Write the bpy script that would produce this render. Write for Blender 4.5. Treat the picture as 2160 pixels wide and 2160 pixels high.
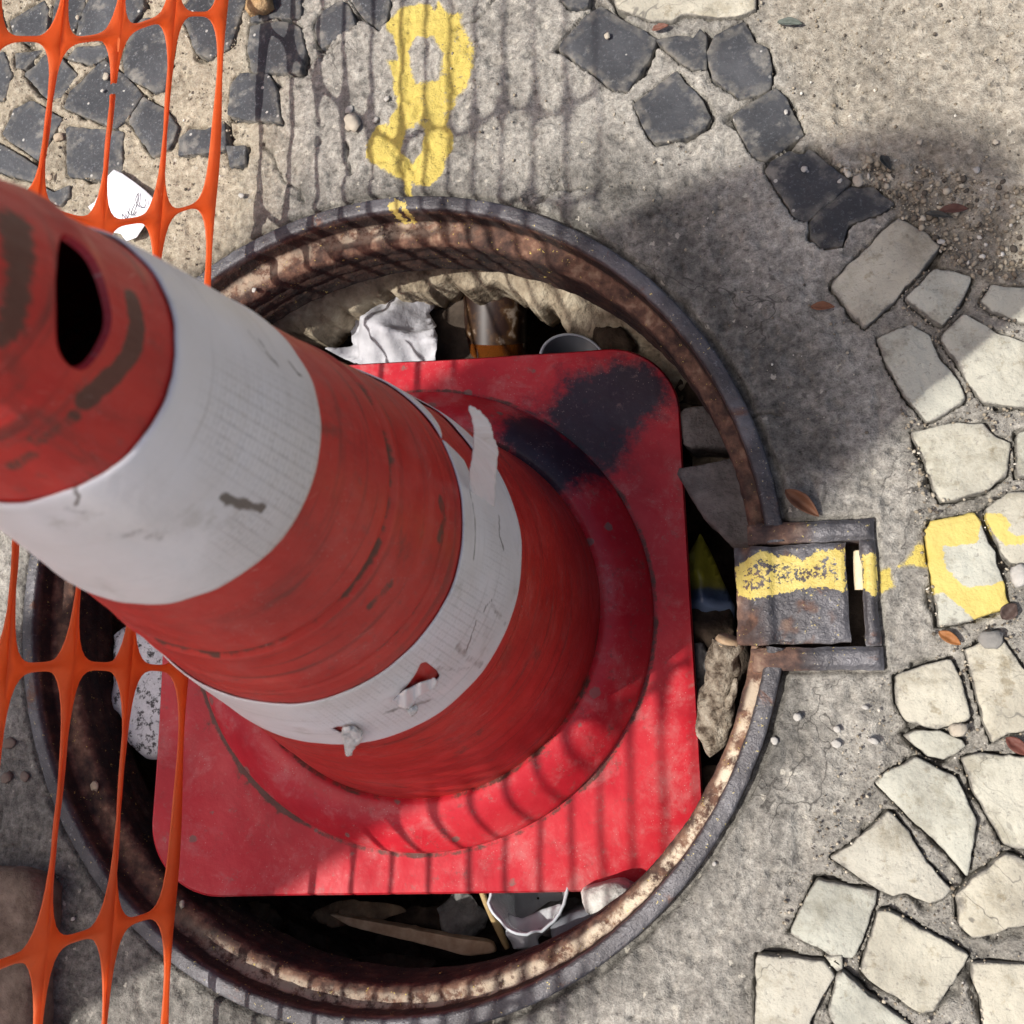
import bpy, bmesh, math, random
import numpy as np
from mathutils import Vector, Matrix, noise as mnoise

# ------------------------------------------------------------------ camera
scene = bpy.context.scene
for o in list(bpy.data.objects):
    bpy.data.objects.remove(o, do_unlink=True)
F = 2114.36
CAM = np.array([0.33184, -0.07813, 0.65215])
AX, AY = 0.18208, 0.31842
def _rot():
    rx = np.array([[1, 0, 0], [0, math.cos(AX), -math.sin(AX)], [0, math.sin(AX), math.cos(AX)]])
    ry = np.array([[math.cos(AY), 0, math.sin(AY)], [0, 1, 0], [-math.sin(AY), 0, math.cos(AY)]])
    return ry @ rx
ROT = _rot()
cd = bpy.data.cameras.new('camera')
cam = bpy.data.objects.new('camera', cd)
scene.collection.objects.link(cam)
cd.sensor_width = 36.0
cd.lens = F / 2160.0 * 36.0
cd.clip_start = 0.01
cd.clip_end = 400.0
M = Matrix.Identity(4)
for i in range(3):
    for j in range(3):
        M[i][j] = ROT[i, j]
    M[i][3] = CAM[i]
cam.matrix_world = M
cd.dof.use_dof = True
cd.dof.focus_distance = 0.72
cd.dof.aperture_fstop = 20.0
scene.camera = cam

# ------------------------------------------------------------------ light
DX, DY = 0.47, 0.28                      # shadow travel per metre of height
EL = math.atan(1.0 / math.hypot(DX, DY))
AZ_FROM = math.atan2(-DY, -DX)           # direction towards the sun, from +X
world = bpy.data.worlds.new('World')
scene.world = world
world.use_nodes = True
wn = world.node_tree
bg = wn.nodes['Background']
sky = wn.nodes.new('ShaderNodeTexSky')
sky.sky_type = 'NISHITA'
sky.sun_disc = False
sky.sun_elevation = EL
sky.sun_rotation = math.pi / 2 - AZ_FROM
sky.air_density = 0.65
sky.dust_density = 4.5
sky.ozone_density = 0.2
wn.links.new(sky.outputs[0], bg.inputs[0])
bg.inputs[1].default_value = 0.13
sl = bpy.data.lights.new('sun', 'SUN')
sl.energy = 4.2
sl.angle = math.radians(0.53)
sl.color = (1.0, 0.96, 0.90)
sun = bpy.data.objects.new('sun', sl)
scene.collection.objects.link(sun)
sun.location = (-3, -2, 5)
sun.rotation_euler = Vector((DX, DY, -1.0)).to_track_quat('-Z', 'Y').to_euler()
scene.view_settings.view_transform = 'Standard'
scene.view_settings.look = 'None'
scene.view_settings.exposure = 0.22
scene.view_settings.gamma = 1.0

# ------------------------------------------------------------------ helpers
COL = scene.collection
rng = np.random.default_rng(7)
random.seed(7)
LAT = rng.random((16, 256, 256))

def vn(x, y, seed=0):
    t = LAT[seed % 16]
    xi = np.floor(x).astype(int); yi = np.floor(y).astype(int)
    fx = x - xi; fy = y - yi
    fx = fx * fx * (3 - 2 * fx); fy = fy * fy * (3 - 2 * fy)
    a = t[xi & 255, yi & 255]; b = t[(xi + 1) & 255, yi & 255]
    c = t[xi & 255, (yi + 1) & 255]; d = t[(xi + 1) & 255, (yi + 1) & 255]
    return (a * (1 - fx) + b * fx) * (1 - fy) + (c * (1 - fx) + d * fx) * fy

def fbm(x, y, f, octv=4, seed=0, gain=0.5):
    s = 0; a = 1; n = 0
    for k in range(octv):
        s = s + a * vn(x * f + 17.3 * k, y * f - 9.1 * k, seed + k); n += a
        a *= gain; f *= 2.03
    return s / n

def sstep(a, b, x):
    t = np.clip((x - a) / (b - a), 0, 1)
    return t * t * (3 - 2 * t)

def ray(px, py):
    px = np.asarray(px, float); py = np.asarray(py, float)
    d = np.stack([(px - 1080) / F, (1080 - py) / F, -np.ones_like(px)], -1)
    return d @ ROT.T

def at(px, py, z=0.0):
    """world point of a horizontal level z seen along a sight line (used to survey the scene)"""
    d = ray(px, py)
    t = (z - CAM[2]) / d[..., 2]
    return CAM + d * t[..., None]

def V(p): return Vector((float(p[0]), float(p[1]), float(p[2])))
def P(px, py, z=0.0): return V(at(px, py, z))

def zp(pts, ox, oy, k):
    return [(ox + x / k, oy + y / k) for x, y in pts]

def poly_world(pts, z=0.0):
    a = np.array(pts, float)
    return at(a[:, 0], a[:, 1], z)[:, :2]

def inside(pts, x, y):
    n = len(pts); r = np.zeros(x.shape, bool); j = n - 1
    for i in range(n):
        xi, yi = pts[i]; xj, yj = pts[j]
        if yi != yj:
            c = ((yi > y) != (yj > y)) & (x < (xj - xi) * (y - yi) / (yj - yi) + xi)
            r ^= c
        j = i
    return r

def seg_near(pts, x, y, closed=True):
    """distance and nearest point to a polyline"""
    best = np.full(x.shape, 1e9); bx = np.zeros(x.shape); by = np.zeros(x.shape)
    n = len(pts)
    for i in range(n if closed else n - 1):
        ax, ay = pts[i]; cx, cy = pts[(i + 1) % n]
        dx, dy = cx - ax, cy - ay
        l2 = dx * dx + dy * dy + 1e-18
        t = np.clip(((x - ax) * dx + (y - ay) * dy) / l2, 0, 1)
        qx = ax + t * dx; qy = ay + t * dy
        d = np.hypot(x - qx, y - qy)
        m = d < best
        best[m] = d[m]; bx[m] = qx[m]; by[m] = qy[m]
    return best, bx, by

def sdf(pts, x, y):
    d, _, _ = seg_near(pts, x, y)
    return np.where(inside(pts, x, y), -d, d)

def link(name, me, mat=None, parent=None, smooth=True):
    o = bpy.data.objects.new(name, me)
    COL.objects.link(o)
    if mat is not None:
        me.materials.append(mat)
    if parent is not None:
        o.parent = parent
    if smooth:
        me.polygons.foreach_set('use_smooth', np.ones(len(me.polygons), bool))
    me.update()
    return o

def mesh_np(name, co, faces, attrs=None):
    """co (n,3), faces (m,4) or list of arrays (m,3)/(m,4)"""
    me = bpy.data.meshes.new(name)
    if not isinstance(faces, list): faces = [faces]
    faces = [np.asarray(f, np.int32) for f in faces if len(f)]
    nl = sum(f.size for f in faces); nf = sum(len(f) for f in faces)
    me.vertices.add(len(co)); me.vertices.foreach_set('co', np.asarray(co, np.float32).ravel())
    me.loops.add(nl); me.loops.foreach_set('vertex_index', np.concatenate([f.ravel() for f in faces]))
    tot = np.concatenate([np.full(len(f), f.shape[1], np.int32) for f in faces])
    st = np.concatenate([[0], np.cumsum(tot)[:-1]]).astype(np.int32)
    me.polygons.add(nf); me.polygons.foreach_set('loop_start', st)
    if attrs:
        for k, v in attrs.items():
            v = np.asarray(v, np.float32)
            if v.ndim == 1:
                a = me.attributes.new(k, 'FLOAT', 'POINT'); a.data.foreach_set('value', v)
            else:
                a = me.attributes.new(k, 'FLOAT_VECTOR', 'POINT'); a.data.foreach_set('vector', v.ravel())
    me.update(calc_edges=True)
    me.validate()
    return me

def gridfaces(nu, nv, wrap_u=False):
    """vertex index = u*nv+v"""
    u = np.arange(nu if wrap_u else nu - 1); v = np.arange(nv - 1)
    U, W = np.meshgrid(u, v, indexing='ij')
    U2 = (U + 1) % nu
    return np.stack([U * nv + W, U2 * nv + W, U2 * nv + W + 1, U * nv + W + 1], -1).reshape(-1, 4)

def cut(faces, x, y, polys):
    """drop faces whose middle lies in a polygon and snap the rim vertices to it"""
    x = x.copy(); y = y.copy()
    for p in polys:
        fx = x[faces].mean(1); fy = y[faces].mean(1)
        rem = inside(p, fx, fy)
        if not rem.any(): continue
        a = np.zeros(len(x), bool); a[faces[rem].ravel()] = True
        b = np.zeros(len(x), bool); b[faces[~rem].ravel()] = True
        m = np.where(a & b)[0]
        _, nx, ny = seg_near(p, x[m], y[m])
        x[m] = nx; y[m] = ny
        faces = faces[~rem]
    return faces, x, y

def thing(name, label, cat, loc=(0, 0, 0), group=None):
    o = bpy.data.objects.new(name, None)
    o.empty_display_size = 0.02
    COL.objects.link(o)
    o.location = loc
    tag(o, label, cat, group)
    return o

def tag(o, label, cat, group=None):
    o['label'] = label; o['category'] = cat
    if group: o['group'] = group
    return o

def solidify(o, th, off=-1.0):
    m = o.modifiers.new('thick', 'SOLIDIFY'); m.thickness = th; m.offset = off
    return o

def adopt(child, parent):
    """parent while keeping the world place (parent carries only a location)"""
    child.parent = parent
    child.matrix_parent_inverse = Matrix.Translation(-parent.location)

# ------------------------------------------------------------------ materials
class NT:
    def __init__(s, name, rough=0.8, spec=0.3):
        s.m = bpy.data.materials.new(name); s.m.use_nodes = True
        s.t = s.m.node_tree; s.b = s.t.nodes['Principled BSDF']
        s.b.inputs['Roughness'].default_value = rough
        s.b.inputs['Specular IOR Level'].default_value = spec
        s._p = None
    def n(s, typ, **k):
        x = s.t.nodes.new(typ)
        for a, v in k.items(): setattr(x, a, v)
        return x
    def L(s, a, b): s.t.links.new(a, b)
    def put(s, sock, v):
        if hasattr(v, 'is_output'): s.L(v, sock)
        elif isinstance(v, (tuple, list)) and len(v) == 3 and sock.type == 'RGBA': sock.default_value = (*v, 1)
        else: sock.default_value = v
    def pos(s):
        if s._p is None: s._p = s.n('ShaderNodeNewGeometry').outputs['Position']
        return s._p
    def obj(s): return s.n('ShaderNodeTexCoord').outputs['Object']
    def attr(s, name, vec=False):
        a = s.n('ShaderNodeAttribute', attribute_name=name)
        return a.outputs['Vector' if vec else 'Fac']
    def scale(s, v, k):
        x = s.n('ShaderNodeVectorMath', operation='MULTIPLY'); s.put(x.inputs[0], v); x.inputs[1].default_value = k
        return x.outputs[0]
    def noise(s, sc, det=4, vec=None, rough=0.55, dist=0.0, col=False):
        x = s.n('ShaderNodeTexNoise'); s.put(x.inputs['Vector'], vec if vec is not None else s.pos())
        x.inputs['Scale'].default_value = sc; x.inputs['Detail'].default_value = det
        x.inputs['Roughness'].default_value = rough; x.inputs['Distortion'].default_value = dist
        return x.outputs['Color' if col else 'Fac']
    def vor(s, sc, vec=None, feat='F1', out='Distance', rnd=1.0):
        x = s.n('ShaderNodeTexVoronoi', feature=feat); s.put(x.inputs['Vector'], vec if vec is not None else s.pos())
        x.inputs['Scale'].default_value = sc; x.inputs['Randomness'].default_value = rnd
        return x.outputs[out]
    def ramp(s, f, stops, interp='LINEAR'):
        x = s.n('ShaderNodeValToRGB'); s.put(x.inputs[0], f); r = x.color_ramp; r.interpolation = interp
        while len(r.elements) < len(stops): r.elements.new(0.5)
        for e, (p, c) in zip(r.elements, stops):
            e.position = p; e.color = (*c, 1) if isinstance(c, tuple) else (c, c, c, 1)
        return x.outputs[0]
    def math(s, op, a, b=0.0, clamp=False):
        x = s.n('ShaderNodeMath', operation=op, use_clamp=clamp); s.put(x.inputs[0], a); s.put(x.inputs[1], b)
        return x.outputs[0]
    def mix(s, f, a, b, mode='MIX'):
        x = s.n('ShaderNodeMix', data_type='RGBA', blend_type=mode); s.put(x.inputs[0], f)
        s.put(x.inputs[6], a); s.put(x.inputs[7], b)
        return x.outputs[2]
    def step(s, v, a, b):
        x = s.n('ShaderNodeMapRange', interpolation_type='SMOOTHSTEP'); s.put(x.inputs[0], v)
        x.inputs[1].default_value = a; x.inputs[2].default_value = b
        return x.outputs[0]
    def color(s, c): s.put(s.b.inputs['Base Color'], c); return s
    def rough(s, c): s.put(s.b.inputs['Roughness'], c); return s
    def bump(s, h, strength=0.5, dist=0.001, prev=None):
        x = s.n('ShaderNodeBump'); s.put(x.inputs['Height'], h); x.inputs['Strength'].default_value = strength
        x.inputs['Distance'].default_value = dist
        if prev is not None: s.L(prev, x.inputs['Normal'])
        s.L(x.outputs[0], s.b.inputs['Normal'])
        return x.outputs[0]

YEL = (0.80, 0.56, 0.07)

def mat_ground():
    n = NT('pavement concrete', 0.92, 0.2)
    big = n.noise(7, 5); med = n.noise(45, 4); gr = n.noise(190, 5, rough=0.72); fine = n.noise(800, 2, rough=0.7)
    g = n.math('ADD', n.math('MULTIPLY', gr, 0.72), n.math('MULTIPLY', fine, 0.28))
    grey = n.ramp(g, [(0.31, (0.080, 0.075, 0.066)), (0.42, (0.235, 0.221, 0.195)), (0.54, (0.370, 0.350, 0.308)), (0.68, (0.57, 0.54, 0.475))])
    sand = n.ramp(g, [(0.30, (0.14, 0.115, 0.082)), (0.42, (0.30, 0.255, 0.190)), (0.54, (0.41, 0.36, 0.275)), (0.70, (0.58, 0.525, 0.42))])
    c = n.mix(n.attr('sand'), grey, sand)
    pat = n.ramp(n.math('ADD', n.math('MULTIPLY', big, 0.5), n.math('ADD', n.math('MULTIPLY', med, 0.25), n.math('MULTIPLY', n.noise(110, 3), 0.25))), [(0.36, 0.50), (0.48, 0.93), (0.62, 1.15)])
    c = n.mix(1.0, c, pat, 'MULTIPLY')
    # old spills and run-off marks
    sp1 = n.step(n.noise(5.5, 6, rough=0.68, dist=0.6), 0.53, 0.62)
    c = n.mix(n.math('MULTIPLY', sp1, 0.42), c, n.mix(1.0, c, (0.42, 0.42, 0.43), 'MULTIPLY'))
    sp2 = n.step(n.noise(13, 6, rough=0.7, dist=0.3), 0.57, 0.68)
    c = n.mix(n.math('MULTIPLY', sp2, 0.38), c, n.mix(1.0, c, (1.35, 1.33, 1.28), 'MULTIPLY'))
    st = n.math('MULTIPLY', n.attr('stain_shade'), n.ramp(n.noise(60, 5, dist=0.4), [(0.3, 0.55), (0.6, 1.0)]))  # real stains, plus shade painted on the lower left ground
    c = n.mix(st, c, n.mix(1.0, c, (0.30, 0.30, 0.305), 'MULTIPLY'))
    # aggregate grains with broken outlines
    wv = n.n('ShaderNodeVectorMath', operation='ADD'); n.L(n.pos(), wv.inputs[0])
    n.L(n.scale(n.noise(420, 2, col=True), (0.006, 0.006, 0.0)), wv.inputs[1])
    gv = n.vor(170, vec=wv.outputs[0], out='Color'); sel = n.n('ShaderNodeSeparateColor'); n.L(gv, sel.inputs[0])
    gd = n.vor(170, vec=wv.outputs[0])
    dots = n.math('MULTIPLY', n.step(sel.outputs[0], 0.91, 0.95), n.step(gd, 0.36, 0.2))
    c = n.mix(n.math('MULTIPLY', dots, 0.55), c, (0.60, 0.56, 0.47))
    dk = n.math('MULTIPLY', n.step(sel.outputs[1], 0.84, 0.90), n.step(gd, 0.36, 0.2))
    c = n.mix(n.math('MULTIPLY', dk, 0.6), c, (0.07, 0.065, 0.06))
    ck = n.math('ABSOLUTE', n.math('SUBTRACT', n.noise(7, 5, rough=0.6, dist=0.5), 0.5))
    ckm = n.math('MULTIPLY', n.step(ck, 0.0040, 0.0006), n.step(n.noise(4, 3), 0.50, 0.60))
    c = n.mix(n.math('MULTIPLY', ckm, 0.75), c, (0.055, 0.05, 0.045))
    # paint
    pn = n.math('ADD', n.attr('paint'), n.math('MULTIPLY', n.math('SUBTRACT', n.noise(120, 5, rough=0.75), 0.5), 1.5))
    pn = n.math('ADD', pn, n.math('MULTIPLY', n.math('SUBTRACT', gr, 0.5), 1.1))
    pm = n.step(pn, 0.40, 0.52)
    yc = n.mix(n.noise(25, 3), (0.52, 0.40, 0.085), (0.68, 0.55, 0.15))
    yc = n.mix(n.math('MULTIPLY', n.step(g, 0.44, 0.36), 0.75), yc, (0.16, 0.12, 0.05))
    c = n.mix(n.math('MULTIPLY', n.math('MULTIPLY', n.step(pn, -0.05, 0.5), n.step(n.attr('paint'), 0.0, 0.5)), 0.45), c, yc)
    c = n.mix(n.math('MULTIPLY', pm, 0.93), c, yc)
    n.color(c)
    n.bump(n.math('ADD', g, n.math('MULTIPLY', med, 0.8)), 1.0, 0.0034)
    return n.m

def mat_white_stone():
    n = NT('limestone', 0.75, 0.3)
    inf = n.n('ShaderNodeObjectInfo').outputs['Random']
    big = n.noise(14, 5); gr = n.noise(300, 3, rough=0.7)
    c = n.ramp(big, [(0.3, (0.28, 0.27, 0.235)), (0.5, (0.42, 0.408, 0.355)), (0.7, (0.51, 0.50, 0.435))])
    tint = n.ramp(inf, [(0.0, (1.0, 0.96, 0.89)), (0.35, (0.94, 0.97, 0.95)), (0.7, (1.0, 0.96, 0.88)), (1.0, (0.88, 0.87, 0.85))])
    c = n.mix(1.0, c, tint, 'MULTIPLY')
    vn_ = n.noise(11, 4, rough=0.6, dist=0.8)
    vein = n.math('MULTIPLY', n.step(n.math('ABSOLUTE', n.math('SUBTRACT', vn_, 0.52)), 0.007, 0.001), n.step(n.noise(6, 2), 0.5, 0.6))
    c = n.mix(n.math('MULTIPLY', vein, 0.7), c, (0.10, 0.095, 0.085))
    c = n.mix(n.step(n.noise(24, 7, rough=0.74), 0.48, 0.68), c, n.mix(1.0, c, (0.66, 0.64, 0.60), 'MULTIPLY'))
    c = n.mix(n.step(n.noise(70, 5, rough=0.7), 0.56, 0.70), c, n.mix(1.0, c, (0.66, 0.62, 0.55), 'MULTIPLY'))
    c = n.mix(n.math('MULTIPLY', n.step(gr, 0.42, 0.30), 0.55), c, (0.17, 0.16, 0.14))
    pv = n.vor(95, out='Color'); sp = n.n('ShaderNodeSeparateColor'); n.L(pv, sp.inputs[0])
    pit = n.math('MULTIPLY', n.step(sp.outputs[0], 0.95, 0.96), n.step(n.math('ADD', n.vor(95), n.math('MULTIPLY', n.noise(260, 3), 0.3)), 0.36, 0.28))
    c = n.mix(n.math('MULTIPLY', n.math('MULTIPLY', pit, n.step(n.noise(9, 2), 0.60, 0.66)), 0.6), c, (0.12, 0.11, 0.095))
    # mortar and grime creeping over the block edges
    rn = n.math('ADD', n.attr('rim'), n.math('MULTIPLY', n.math('SUBTRACT', n.noise(70, 6, rough=0.72), 0.5), 1.6))
    rm = n.math('MULTIPLY', n.step(rn, 0.42, 0.72), n.step(n.attr('rim'), 0.0, 0.08))
    c = n.mix(n.math('MULTIPLY', rm, 0.85), c, n.ramp(n.noise(240, 3), [(0.35, (0.10, 0.094, 0.084)), (0.65, (0.26, 0.245, 0.215))]))
    fs_ = n.noise(1.0, 4, vec=n.scale(n.pos(), (60.0, 420.0, 60.0)), rough=0.7)
    c = n.mix(n.math('MULTIPLY', n.math('MULTIPLY', n.step(fs_, 0.60, 0.72), n.step(inf, 0.45, 0.55)), 0.5), c, (0.16, 0.15, 0.13))
    pn = n.math('ADD', n.attr('paint'), n.math('MULTIPLY', n.math('SUBTRACT', n.noise(110, 5, rough=0.75), 0.5), 1.4))
    yc = n.mix(n.noise(40, 4), (0.48, 0.37, 0.08), (0.62, 0.50, 0.15))
    c = n.mix(n.math('MULTIPLY', n.step(pn, 0.42, 0.55), 0.93), c, yc)
    n.color(c)
    b = n.bump(n.noise(38, 6, rough=0.62), 0.8, 0.006)
    n.bump(gr, 0.4, 0.0010, b)
    return n.m

def mat_black_stone(pale):
    n = NT('basalt' if pale else 'dark basalt', 0.7, 0.3)
    inf = n.n('ShaderNodeObjectInfo').outputs['Random']
    big = n.noise(16, 5); gr = n.noise(420, 3, rough=0.75)
    c = n.ramp(big, [(0.3, (0.024, 0.025, 0.028)), (0.55, (0.045, 0.047, 0.052)), (0.75, (0.078, 0.081, 0.088))])
    c = n.mix(n.math('MULTIPLY', inf, 0.3 if pale else 0.08), c, (0.10, 0.105, 0.112))
    c = n.mix(n.math('MULTIPLY', n.step(gr, 0.54, 0.72), 1.0 if pale else 0.5), c, (0.15, 0.157, 0.17))
    vv = n.vor(190, out='Color'); sp = n.n('ShaderNodeSeparateColor'); n.L(vv, sp.inputs[0])
    w = n.math('MULTIPLY', n.step(sp.outputs[0], 0.94, 0.96), n.step(n.vor(190), 0.3, 0.2))
    c = n.mix(w, c, (0.42, 0.41, 0.38))
    # dried mortar smears
    c = n.mix(n.math('MULTIPLY', n.step(n.noise(38, 6, rough=0.65), 0.56, 0.70), 0.6), c, (0.27, 0.255, 0.225))
    c = n.mix(n.math('MULTIPLY', n.attr('rim'), n.ramp(n.noise(130, 3), [(0.4, 0.0), (0.62, 0.9)])), c, (0.26, 0.24, 0.20))
    n.color(c)
    b = n.bump(n.noise(60, 5, rough=0.6), 0.5, 0.003)
    n.bump(gr, 0.4, 0.0008, b)
    return n.m

def mat_iron(paint=False):
    n = NT('worn cast iron' + (' painted' if paint else ''), 0.45, 0.5)
    a = n.noise(26, 5, rough=0.6); g = n.noise(420, 3, rough=0.7); h = n.noise(130, 4)
    c = n.ramp(a, [(0.3, (0.040, 0.037, 0.040)), (0.5, (0.085, 0.081, 0.086)), (0.7, (0.15, 0.146, 0.155))])
    c = n.mix(n.math('MULTIPLY', n.step(g, 0.58, 0.72), 0.6), c, (0.28, 0.28, 0.30))  # pale flecks painted in as glints on the metal
    rs = n.step(n.noise(34, 6, rough=0.7, dist=0.5), 0.58, 0.70)
    c = n.mix(n.math('MULTIPLY', rs, 0.8), c, (0.13, 0.055, 0.03))
    rust = n.ramp(n.math('ADD', n.math('MULTIPLY', h, 0.5), n.math('MULTIPLY', n.noise(40, 5), 0.5)),
                  [(0.34, (0.022, 0.012, 0.010)), (0.46, (0.070, 0.036, 0.026)), (0.56, (0.155, 0.080, 0.052)), (0.70, (0.34, 0.23, 0.155))])
    c = n.mix(n.attr('rust'), c, rust)
    c = n.mix(n.attr('wall_shade'), c, n.mix(1.0, rust, (0.20, 0.155, 0.135), 'MULTIPLY'))  # inner walls: shade painted in as darkened rust
    c = n.mix(n.math('MULTIPLY', n.attr('scale'), n.step(n.noise(60, 6, rough=0.75), 0.42, 0.56)), c, n.mix(n.noise(90, 4), (0.52, 0.40, 0.27), (0.70, 0.62, 0.50)))
    met = n.math('SUBTRACT', 0.45, n.math('MULTIPLY', n.math('MAXIMUM', n.attr('rust'), n.attr('wall_shade')), 0.45), True)
    if paint:
        pn = n.math('ADD', n.attr('paint'), n.math('MULTIPLY', n.math('SUBTRACT', n.noise(150, 5, rough=0.75), 0.5), 1.3))
        pn = n.math('ADD', pn, n.math('MULTIPLY', n.math('SUBTRACT', g, 0.5), 2.2))
        pm = n.step(pn, 0.40, 0.52)
        c = n.mix(n.math('MULTIPLY', pm, 0.92), c, n.mix(n.noise(60, 4), (0.50, 0.38, 0.08), (0.64, 0.51, 0.14)))
        met = n.math('MULTIPLY', met, n.math('SUBTRACT', 1.0, pm))
    n.color(c)
    n.put(n.b.inputs['Metallic'], met)
    n.rough(n.ramp(n.attr('rust'), [(0.0, 0.5), (1.0, 0.92)]))
    b = n.bump(h, 0.6, 0.002)
    n.bump(g, 0.7, 0.0012, b)
    return n.m

def mat_red(name, streak=True):
    """weathered red rubber; 'dirt' and 'spray' attributes carry marks with a shape of their own"""
    n = NT(name, 0.5, 0.35)
    uv = n.attr('cuv', True)
    a = n.noise(16, 5, vec=uv, rough=0.6); f = n.noise(260, 4, vec=uv, rough=0.7)
    c = n.ramp(a, [(0.3, (0.40, 0.016, 0.013)), (0.5, (0.52, 0.023, 0.017)), (0.7, (0.60, 0.038, 0.026))] if streak else [(0.3, (0.38, 0.013, 0.022)), (0.5, (0.50, 0.018, 0.030)), (0.7, (0.58, 0.040, 0.050))])
    dust = n.noise(30, 7, vec=uv, rough=0.72, dist=0.3)
    c = n.mix(n.math('MULTIPLY', n.step(dust, 0.48, 0.72), 0.55 * 0.6 if streak else 0.7), c, (0.54, 0.13, 0.11) if streak else (0.52, 0.17, 0.165))
    c = n.mix(n.math('MULTIPLY', n.step(n.noise(70, 6, vec=uv, rough=0.75), 0.56, 0.74), 0.5), c, (0.20, 0.05, 0.045))
    if streak:
        sv = n.scale(uv, (6.0, 120.0, 1.0))
        s1 = n.noise(1.0, 6, vec=sv, rough=0.7, dist=0.5)
        c = n.mix(n.math('MULTIPLY', n.step(s1, 0.53, 0.72), 0.75), c, (0.11, 0.026, 0.020))
        s2 = n.noise(1.0, 4, vec=n.scale(uv, (22.0, 430.0, 1.0)), rough=0.7)
        c = n.mix(n.math('MULTIPLY', n.step(s2, 0.62, 0.76), 0.5), c, (0.60, 0.27, 0.22))
        rot = n.n('ShaderNodeVectorRotate', rotation_type='Z_AXIS'); n.L(uv, rot.inputs['Vector']); rot.inputs['Angle'].default_value = 0.5
        s4 = n.noise(1.0, 2, vec=n.scale(rot.outputs[0], (45.0, 1500.0, 1.0)), rough=0.5)
        c = n.mix(n.math('MULTIPLY', n.math('MULTIPLY', n.step(s4, 0.69, 0.74), n.step(n.noise(20, 3, vec=uv), 0.48, 0.6)), 0.7), c, (0.68, 0.40, 0.33))
        s5 = n.noise(1.0, 2, vec=n.scale(uv, (16.0, 1100.0, 1.0)), rough=0.5)
        c = n.mix(n.math('MULTIPLY', n.math('MULTIPLY', n.step(s5, 0.68, 0.73), n.step(n.noise(14, 3, vec=uv), 0.46, 0.58)), 0.8), c, (0.05, 0.022, 0.018))
        s3 = n.noise(17, 7, vec=uv, rough=0.72, dist=0.8)
        c = n.mix(n.math('MULTIPLY', n.step(s3, 0.56, 0.72), 0.6), c, (0.095, 0.038, 0.028))
    dn = n.math('ADD', n.attr('dirt'), n.math('MULTIPLY', n.math('SUBTRACT', n.noise(60, 8, vec=uv, rough=0.78, dist=0.4), 0.5), 2.0))
    dm = n.math('MULTIPLY', n.math('MULTIPLY', n.step(dn, 0.40, 0.75), n.step(n.attr('dirt'), 0.0, 0.15)), 0.88)
    c = n.mix(dm, c, n.mix(f, (0.030, 0.018, 0.012), (0.10, 0.065, 0.045)))
    # grey chips and grime dots
    vv = n.vor(75, vec=uv, out='Color'); sp = n.n('ShaderNodeSeparateColor'); n.L(vv, sp.inputs[0])
    dd = n.math('ADD', n.vor(75, vec=uv), n.math('MULTIPLY', n.math('SUBTRACT', f, 0.5), 0.35))
    w = n.math('MULTIPLY', n.step(sp.outputs[0], 0.86, 0.88), n.step(n.math('ADD', dd, n.math('MULTIPLY', sp.outputs[1], 0.22)), 0.36, 0.27))
    gm = n.math('MULTIPLY', n.step(n.noise(95, 7, vec=uv, rough=0.8), 0.55, 0.68), n.step(n.noise(10, 4, vec=uv), 0.46, 0.62))
    c = n.mix(n.math('MULTIPLY', gm, 0.45 if streak else 0.7), c, (0.115, 0.065, 0.055))
    c = n.mix(n.math('MULTIPLY', w, 0.0 if streak else 0.75), c, (0.17, 0.13, 0.11))
    sn = n.math('ADD', n.attr('spray'), n.math('MULTIPLY', n.math('SUBTRACT', n.noise(42, 9, vec=uv, rough=0.80), 0.5), 2.6))
    sm = n.math('MULTIPLY', n.step(sn, 0.12, 0.95), n.step(n.attr('spray'), 0.0, 0.12))
    c = n.mix(n.math('MULTIPLY', sm, 0.96), c, n.mix(n.noise(70, 6, vec=uv, rough=0.7), (0.006, 0.008, 0.014), (0.024, 0.031, 0.052)))
    wsp = n.math('MULTIPLY', n.step(n.vor(330, vec=uv), 0.16, 0.09), n.step(n.noise(30, 3, vec=uv), 0.45, 0.6))
    c = n.mix(n.math('MULTIPLY', wsp, 0.4), c, (0.55, 0.42, 0.38))
    # pale dust settled in the grain
    c = n.mix(n.math('MULTIPLY', n.step(n.noise(140, 6, vec=uv, rough=0.8), 0.56, 0.72), 0.12 if streak else 0.28), c, (0.48, 0.30, 0.26))
    n.color(c)
    n.rough(n.ramp(n.noise(60, 4, vec=uv), [(0.3, 0.30), (0.7, 0.52)]))
    b = n.bump(n.noise(30, 5, vec=uv), 0.25, 0.003)
    n.bump(f, 0.25, 0.0006, b)
    return n.m

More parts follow.
